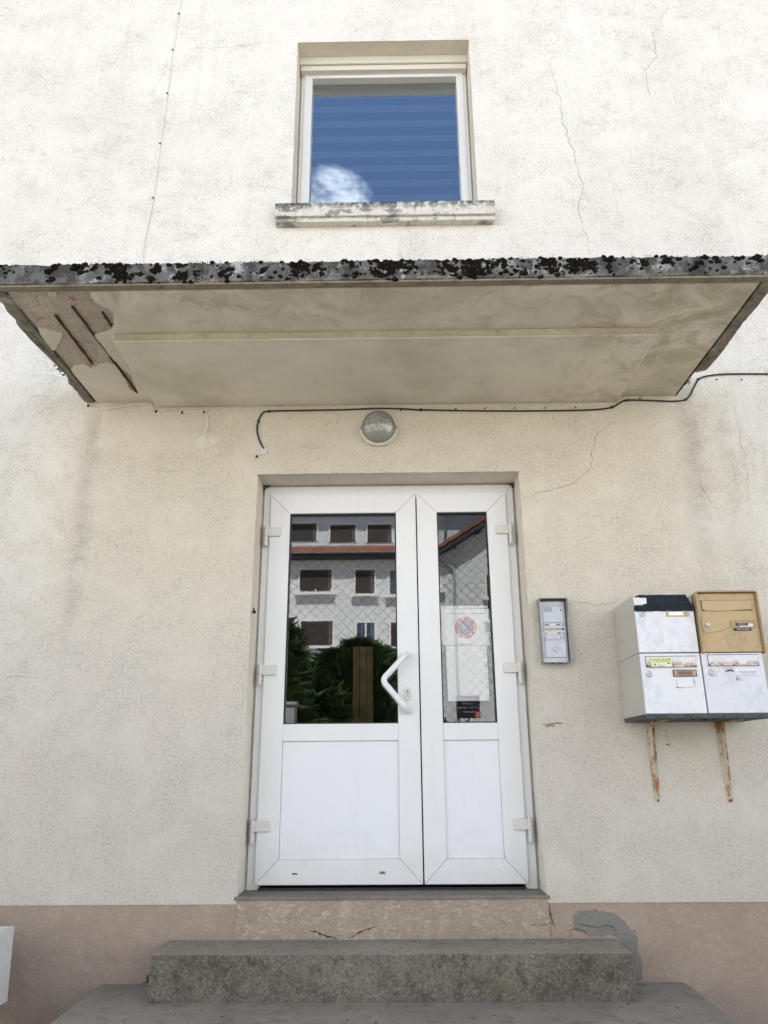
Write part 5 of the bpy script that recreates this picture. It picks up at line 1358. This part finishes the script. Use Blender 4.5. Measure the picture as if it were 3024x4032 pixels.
for r_i in range(rows):
    for i in range(int(13.6 / .2)):
        xx = ox1 - .2 - i * .2
        o = link('roof_tile', TM, roof_o, (xx, YF + .74 - r_i * .36 * math.cos(slope), t_bot + r_i * .36 * math.sin(slope) + .03))
        o.rotation_euler = (-slope + .05, 0, 0)
box('eave_board', ox0, ox1, UY, YF + .64, t_bot - .13, t_bot - .02, 'gutter_dark', roof_o)
# windows of the opposite house
def owin(pts, yface, shutter=1.0, glass_=True, sillp=True, z=kz, yv=YV):
    a = rv(z, pts[0], pts[1], yv); b = rv(z, pts[2], pts[3], yv)
    x0, x1, z0, z1 = min(a.x, b.x), max(a.x, b.x), min(a.z, b.z), max(a.z, b.z)
    w = bpy.data.objects.new('window', None); C.objects.link(w); w.parent = opp
    f = .09
    mb = MB()
    for qd in ((x0 - f, x0, z0, z1 + f), (x1, x1 + f, z0, z1 + f), (x0, x1, z1, z1 + f)): mb.box(qd[0], qd[1], yface + .004, yface + .06, qd[2], qd[3])
    mb.build('surround', 'trim_white', w)
    zs_ = z1 - (z1 - z0) * shutter
    box('glazing', x0, x1, yface + .005, yface + .012, z0, z1, 'far_pane', w)
    mb = MB(); xm = (x0 + x1) / 2
    for qd in ((x0, x0 + .06, z0, z1), (x1 - .06, x1, z0, z1), (xm - .05, xm + .05, z0, z1), (x0, x1, z0, z0 + .07)): mb.box(qd[0], qd[1], yface + .012, yface + .03, qd[2], qd[3])
    mb.build('sash', 'trim_white', w)
    if shutter > 0:
        n = max(3, int((z1 - zs_) / .14)); hgt = (z1 - zs_) / n
        for i in range(n):
            box('shutter_slat', x0 + .01, x1 - .01, yface + .032 + .004 * (i % 2), yface + .05, zs_ + hgt * i + .006, zs_ + hgt * (i + 1) - .002, 'shutter_brown', w)
    if sillp: box('sill', x0 - .22, x1 + .2, yface, yface + .28, z0 - .14, z0 - .005, 'trim_white', w)
    return (x0, x1, z0, z1)
holes = []
for pts, shu in (((228, 815, 570, 1062), .84), ((828, 815, 1038, 1080), 1.0), ((1192, 822, 1420, 1090), .0), ((236, 1373, 580, 1642), 1.0), ((834, 1390, 1048, 1650), .0), ((1212, 1385, 1440, 1655), 1.0), ((-330, 815, -60, 1070), 1.0), ((-330, 1380, -60, 1650), 1.0)):
    holes.append(owin(pts, YF + .022, shu))
for pts in ((120, 312, 405, 500), (555, 325, 830, 510), (960, 322, 1225, 515), (-300, 312, -20, 500)):
    owin(pts, UY, 1.0, sillp=False, yv=UYV)
# right-hand wing with its gable towards the street
GV = 36.0; GYF = 2 * GLASS_Y - GV
g0 = rv(ky, 205, 1120, GV); g1 = rv(ky, 1130, 530, GV); sl_g = (g1.z - g0.z) / (g1.x - g0.x)
gx0 = g0.x - .55; gz0_ = g0.z - .55 * sl_g; gxr = g0.x + 8.0; gzr = g0.z + 8.0 * sl_g
wallx0 = g0.x - .1
mb = MB(); mb.plate([(wallx0, 0), (gxr, 0), (gxr, gzr - .1), (wallx0, g0.z - .1 * sl_g - .12)], GYF - 7, GYF); mb.build('gable_wall', 'slate_back', opp)
dirv = Vector((1, 0, sl_g)).normalized(); nrm = Vector((-sl_g, 0, 1)).normalized()
def rakebox(name, d0, d1, n0, n1, y0, y1, m, par):
    P = []
    for d_ in (d0, d1):
        for y in (y0, y1):
            for nn in (n0, n1): v = Vector((gx0, 0, gz0_)) + dirv * d_ + nrm * nn; P.append((v.x, y, v.z))
    return obj(name, P, BF, m, par)
Lr = (Vector((gxr, 0, gzr)) - Vector((gx0, 0, gz0_))).length
vr = bpy.data.objects.new('verge', None); C.objects.link(vr); vr.parent = opp
rakebox('verge_board', 0, Lr, -.22, -.02, GYF - 7, GYF + .72, 'gutter_dark', vr)
n = 26
for i in range(n): rakebox('verge_tile', Lr * i / n + .01, Lr * (i + 1) / n - .004, .0 + .02 * (i % 2), .19 + .02 * (i % 2), GYF - .2, GYF + .78, 'roof_tile_clay', vr)
for a in ((535, 960), (990, 665)):
    p_ = rv(ky, a[0], a[1], GV - .5); box('purlin_end', p_.x - .10, p_.x + .10, GYF, GYF + .66, p_.z - .12, p_.z + .14, 'gutter_dark', vr)
dp = [rv(ky, *a, GV - .25) for a in ((150, 1190), (215, 1225), (505, 1400), (530, 1450), (540, 1700), (548, 2130))]
dp.append(Vector((dp[-1].x + .02, dp[-1].y, .0)))
mb = MB(); mb.tube([Vector((v.x, GYF + .16, v.z)) for v in dp], .075, 10); mb.build('downpipe', 'pipe_grey', opp, smooth=True)
dp = [rv(ky, *a, UYV) for a in ((400, 330), (395, 380), (360, 520), (360, 860))]
mb = MB(); mb.tube([Vector((v.x, UY + .1, v.z)) for v in dp], .07, 10); mb.build('downpipe', 'pipe_grey', opp, smooth=True)
for pts in ((1150, 1545, 1300, 1990), (1172, 2040, 1320, 2420)):
    holes.append(owin(pts, GYF + .022, 1.0, z=ky, yv=GV))
a = rv(ky, 270, 1380, GV); b = rv(ky, 60, 1860, GV)
holes.append(owin((60, 1380, 275, 1850), GYF + .022, 0.0, z=ky, yv=GV))
kq = zoom(1700, 2350, .23962)
p0_, p1_ = rv(kq, 830, 1640, GV), rv(kq, 1080, 2060, GV)
gd = bpy.data.objects.new('roller_door', None); C.objects.link(gd); gd.parent = opp
ng = 22
for i in range(ng):
    z_a = p1_.z - .8 + (p0_.z - p1_.z + .8) * i / ng; z_b = p1_.z - .8 + (p0_.z - p1_.z + .8) * (i + 1) / ng
    box('door_slat', p0_.x, p1_.x + 1.2, GYF + .03 + .012 * (i % 2), GYF + .06 + .012 * (i % 2), z_a, z_b - .012, 'slate_light', gd)
# diamond slates, shared mesh: those that show in the glass one by one, the rest as one sheet
DS = .565
def slate_mesh():
    h = DS / 2 - .024; V = [(0, 0.006, -h), (h, .004, 0), (0, 0, h), (-h, .004, 0), (0, .014, -h), (h, .012, 0), (0, .008, h), (-h, .012, 0)]
    me = bpy.data.meshes.new('slate'); me.from_pydata(V, [], [(0, 1, 2, 3), (4, 7, 6, 5), (0, 4, 5, 1), (1, 5, 6, 2), (2, 6, 7, 3), (3, 7, 4, 0)])
    me.materials.append(M['slate_light']); return me
SM = slate_mesh(); rest = MB(); SV = [tuple(v.co) for v in SM.vertices]; SF = [tuple(p.vertices) for p in SM.polygons]
cnt = 0
def clad(x0, x1, z0, z1, yf, vis, zlim=None):
    global cnt
    r_i = 0; z = z0
    while z < z1:
        x = x0 + (DS / 2 if r_i % 2 else 0)
        while x < x1:
            ok = zlim is None or z < zlim(x)
            if ok:
                if vis(x, z) and cnt < 298:
                    link('slate', SM, opp, (x, yf + .002, z)); cnt += 1
                else: rest.add([(x + a[0], yf + .002 + a[1], z + a[2]) for a in SV], SF)
            x += DS
        z += DS / 2; r_i += 1
vl = rv(kz, 110, 720), rv(kz, 1270, 1640)
clad(g0.x + .1, gxr - .3, 3.2, gzr, GYF, lambda x, z: x < rv(ky, 1180, 1000, GV).x + .2 and z > rv(kq, 600, 2040, GV).z and z < g1.z, lambda x: g0.z + (x - g0.x) * sl_g - .05)
clad(ox0 + .3, ox1, 3.2, e_bot + .3, YF, lambda x, z: vl[0].x - .4 < x < vl[1].x + .3 and z > vl[1].z - 2.2)
rs = rest.build('slate_field', 'slate_light', opp); rs['kind'] = 'stuff'

# conifers along the garden opposite
def conifer(name, base, h, rx, seed, label, cone=.6, nt=5200, cat='conifer'):
    q = random.Random(seed)
    root = thing(name, base, label, cat, 'conifers in the garden opposite')
    mb = MB(); mb.tube([base, Vector(base) + Vector((0, 0, h * .5)), Vector(base) + Vector((.05, 0, h * .92))], [.09, .06, .015], 8); mb.build('trunk', 'bark', root)
    for i in range(14):
        a = q.uniform(0, 6.28); zz2 = h * q.uniform(.1, .8); r_b = rx * (1 - (zz2 / h) ** 1.5 * cone) * .8
        mb = MB(); b0 = Vector(base) + Vector((0, 0, zz2)); mb.tube([b0, b0 + Vector((math.cos(a) * r_b, math.sin(a) * r_b, .25))], [.025, .006], 5); mb.build('limb', 'bark', root)
    mb = MB()
    for i in range(nt):
        zf = q.random() ** .75; a = q.uniform(0, 2 * math.pi)
        prof_ = rx * math.sqrt(max(0.02, 1 - (max(0, zf - .45) / .55) ** 2)) * (1 - cone * zf * .6)
        lump = 1 + .42 * mnoise.noise(Vector((math.cos(a) * 2.0, math.sin(a) * 2.0, zf * 3.5 + seed))) + .2 * mnoise.noise(Vector((math.cos(a) * 6, math.sin(a) * 6, zf * 11 + seed)))
        r = prof_ * lump * q.uniform(.35, 1.12) ** .5
        c = Vector(base) + Vector((math.cos(a) * r, math.sin(a) * r, .08 + zf * (h - .1) + q.uniform(-.05, .05)))
        out = Vector((math.cos(a), math.sin(a), q.uniform(-.1, .9))).normalized(); s_ = q.uniform(.09, .24) * (1.9 if q.random() < .06 else 1)
        side = out.cross(Vector((q.uniform(-1, 1), q.uniform(-1, 1), q.uniform(-1, 1)))).normalized()
        up_ = side.cross(out)
        t_ = c + out * s_
        mb.add([c - side * s_ * .32, c + side * s_ * .32, t_, c + up_ * s_ * .28, c - up_ * s_ * .28], [(0, 1, 2), (3, 4, 2)])
        for s2_ in (-1, 1):
            mb.add([c + out * s_ * .1, c + out * s_ * .45, c + out * s_ * .55 + side * s_ * .6 * s2_], [(0, 1, 2)])
    mb.build('crown', 'conifer_leaf', root)
def cbase(px, py, yv): p_ = REFL(*kg(px, py), yv); return p_
def grow(name, px, py, yv, wpx, seed, label, cone=.5, nt=5200):
    tp = cbase(px, py, yv); wl = cbase(px - wpx, 900, yv); wr = cbase(px + wpx, 900, yv)
    conifer(name, (tp.x, tp.y, 0), tp.z, (wr.x - wl.x) / 2, seed, label, cone, nt)
grow('conifer_tree', -30, 150, 12.0, 430, 2, 'tall dense conifer mirrored at the left edge of the door glass', .1, 12000)
grow('conifer_tree', 900, 370, 13.4, 560, 5, 'tallest rounded conifer mirrored behind the door handle', .15, 14000)
grow('conifer_tree', 620, 480, 13.0, 330, 9, 'lower conifer mirrored between the tall left one and the middle one', .15, 10000)
grow('conifer_tree', 1290, 470, 13.9, 480, 14, 'conifer mirrored at the right edge of the left door glass', .15, 12000)
grow('conifer_tree', 420, 760, 12.6, 420, 23, 'low conifer mirrored beside the foot of the tall left one', .1, 12000)
# gate post low at the left
p0_ = cbase(60, 1050, 9.5); p1_ = cbase(182, 1050, 9.5)
gp = thing('gate_post', ((p0_.x + p1_.x) / 2, p0_.y, 0), 'grey stone gate post mirrored low in the left corner of the door glass', 'post')
mb = MB(); mb.box(p0_.x, p1_.x, p0_.y - .16, p0_.y + .16, 0, p0_.z); mb.box(p0_.x - .03, p1_.x + .03, p0_.y - .19, p0_.y + .19, p0_.z, p0_.z + .06); mb.build('shaft', 'grey_stone', gp, bevel=.01)
# dark direction board on a post
SV_ = 14.0
a = REFL(*kq(400, 1625), SV_); b = REFL(*kq(800, 1992), SV_)
sg = thing('direction_sign', ((a.x + b.x) / 2, a.y - .03, 0), 'dark road sign with white village names on a post, mirrored low in the right glass', 'sign')
box('board', a.x, b.x, a.y - .012, a.y, b.z, a.z, 'sign_board', sg, .002)
mb = MB(); mb.tube([((a.x + b.x) / 2, a.y - .03, 0), ((a.x + b.x) / 2, a.y - .03, a.z - .02)], .022, 10); mb.build('post', 'black_plastic', sg)
wS = b.x - a.x; hS = a.z - b.z; cxS = (a.x + b.x) / 2
text('lettering', 'LIGNE DE MARCHE', cxS, a.y + .002, a.z - hS * .16, .05, 'sign_chalk', sg, face=1, fit=wS * .75)
text('lettering', 'LACS DE MONTAGNE', cxS, a.y + .002, a.z - hS * .36, .03, 'sign_chalk', sg, face=1, fit=wS * .5)
text('lettering', 'Kichompr\u00e9 - Xonrupt', cxS, a.y + .002, a.z - hS * .54, .055, 'sign_chalk', sg, face=1, fit=wS * .94)
text('lettering', 'G\u00e9rardmer', cxS + .02, a.y + .002, a.z - hS * .72, .055, 'sign_chalk', sg, face=1, fit=wS * .5)
box('red_emblem', b.x - wS * .2, b.x - wS * .01, a.y, a.y + .0015, b.z + hS * .04, b.z + hS * .28, 'sign_red', sg)
text('lettering', 'M', b.x - wS * .1, a.y + .0025, b.z + hS * .16, .06, 'ink_white', sg, face=1)
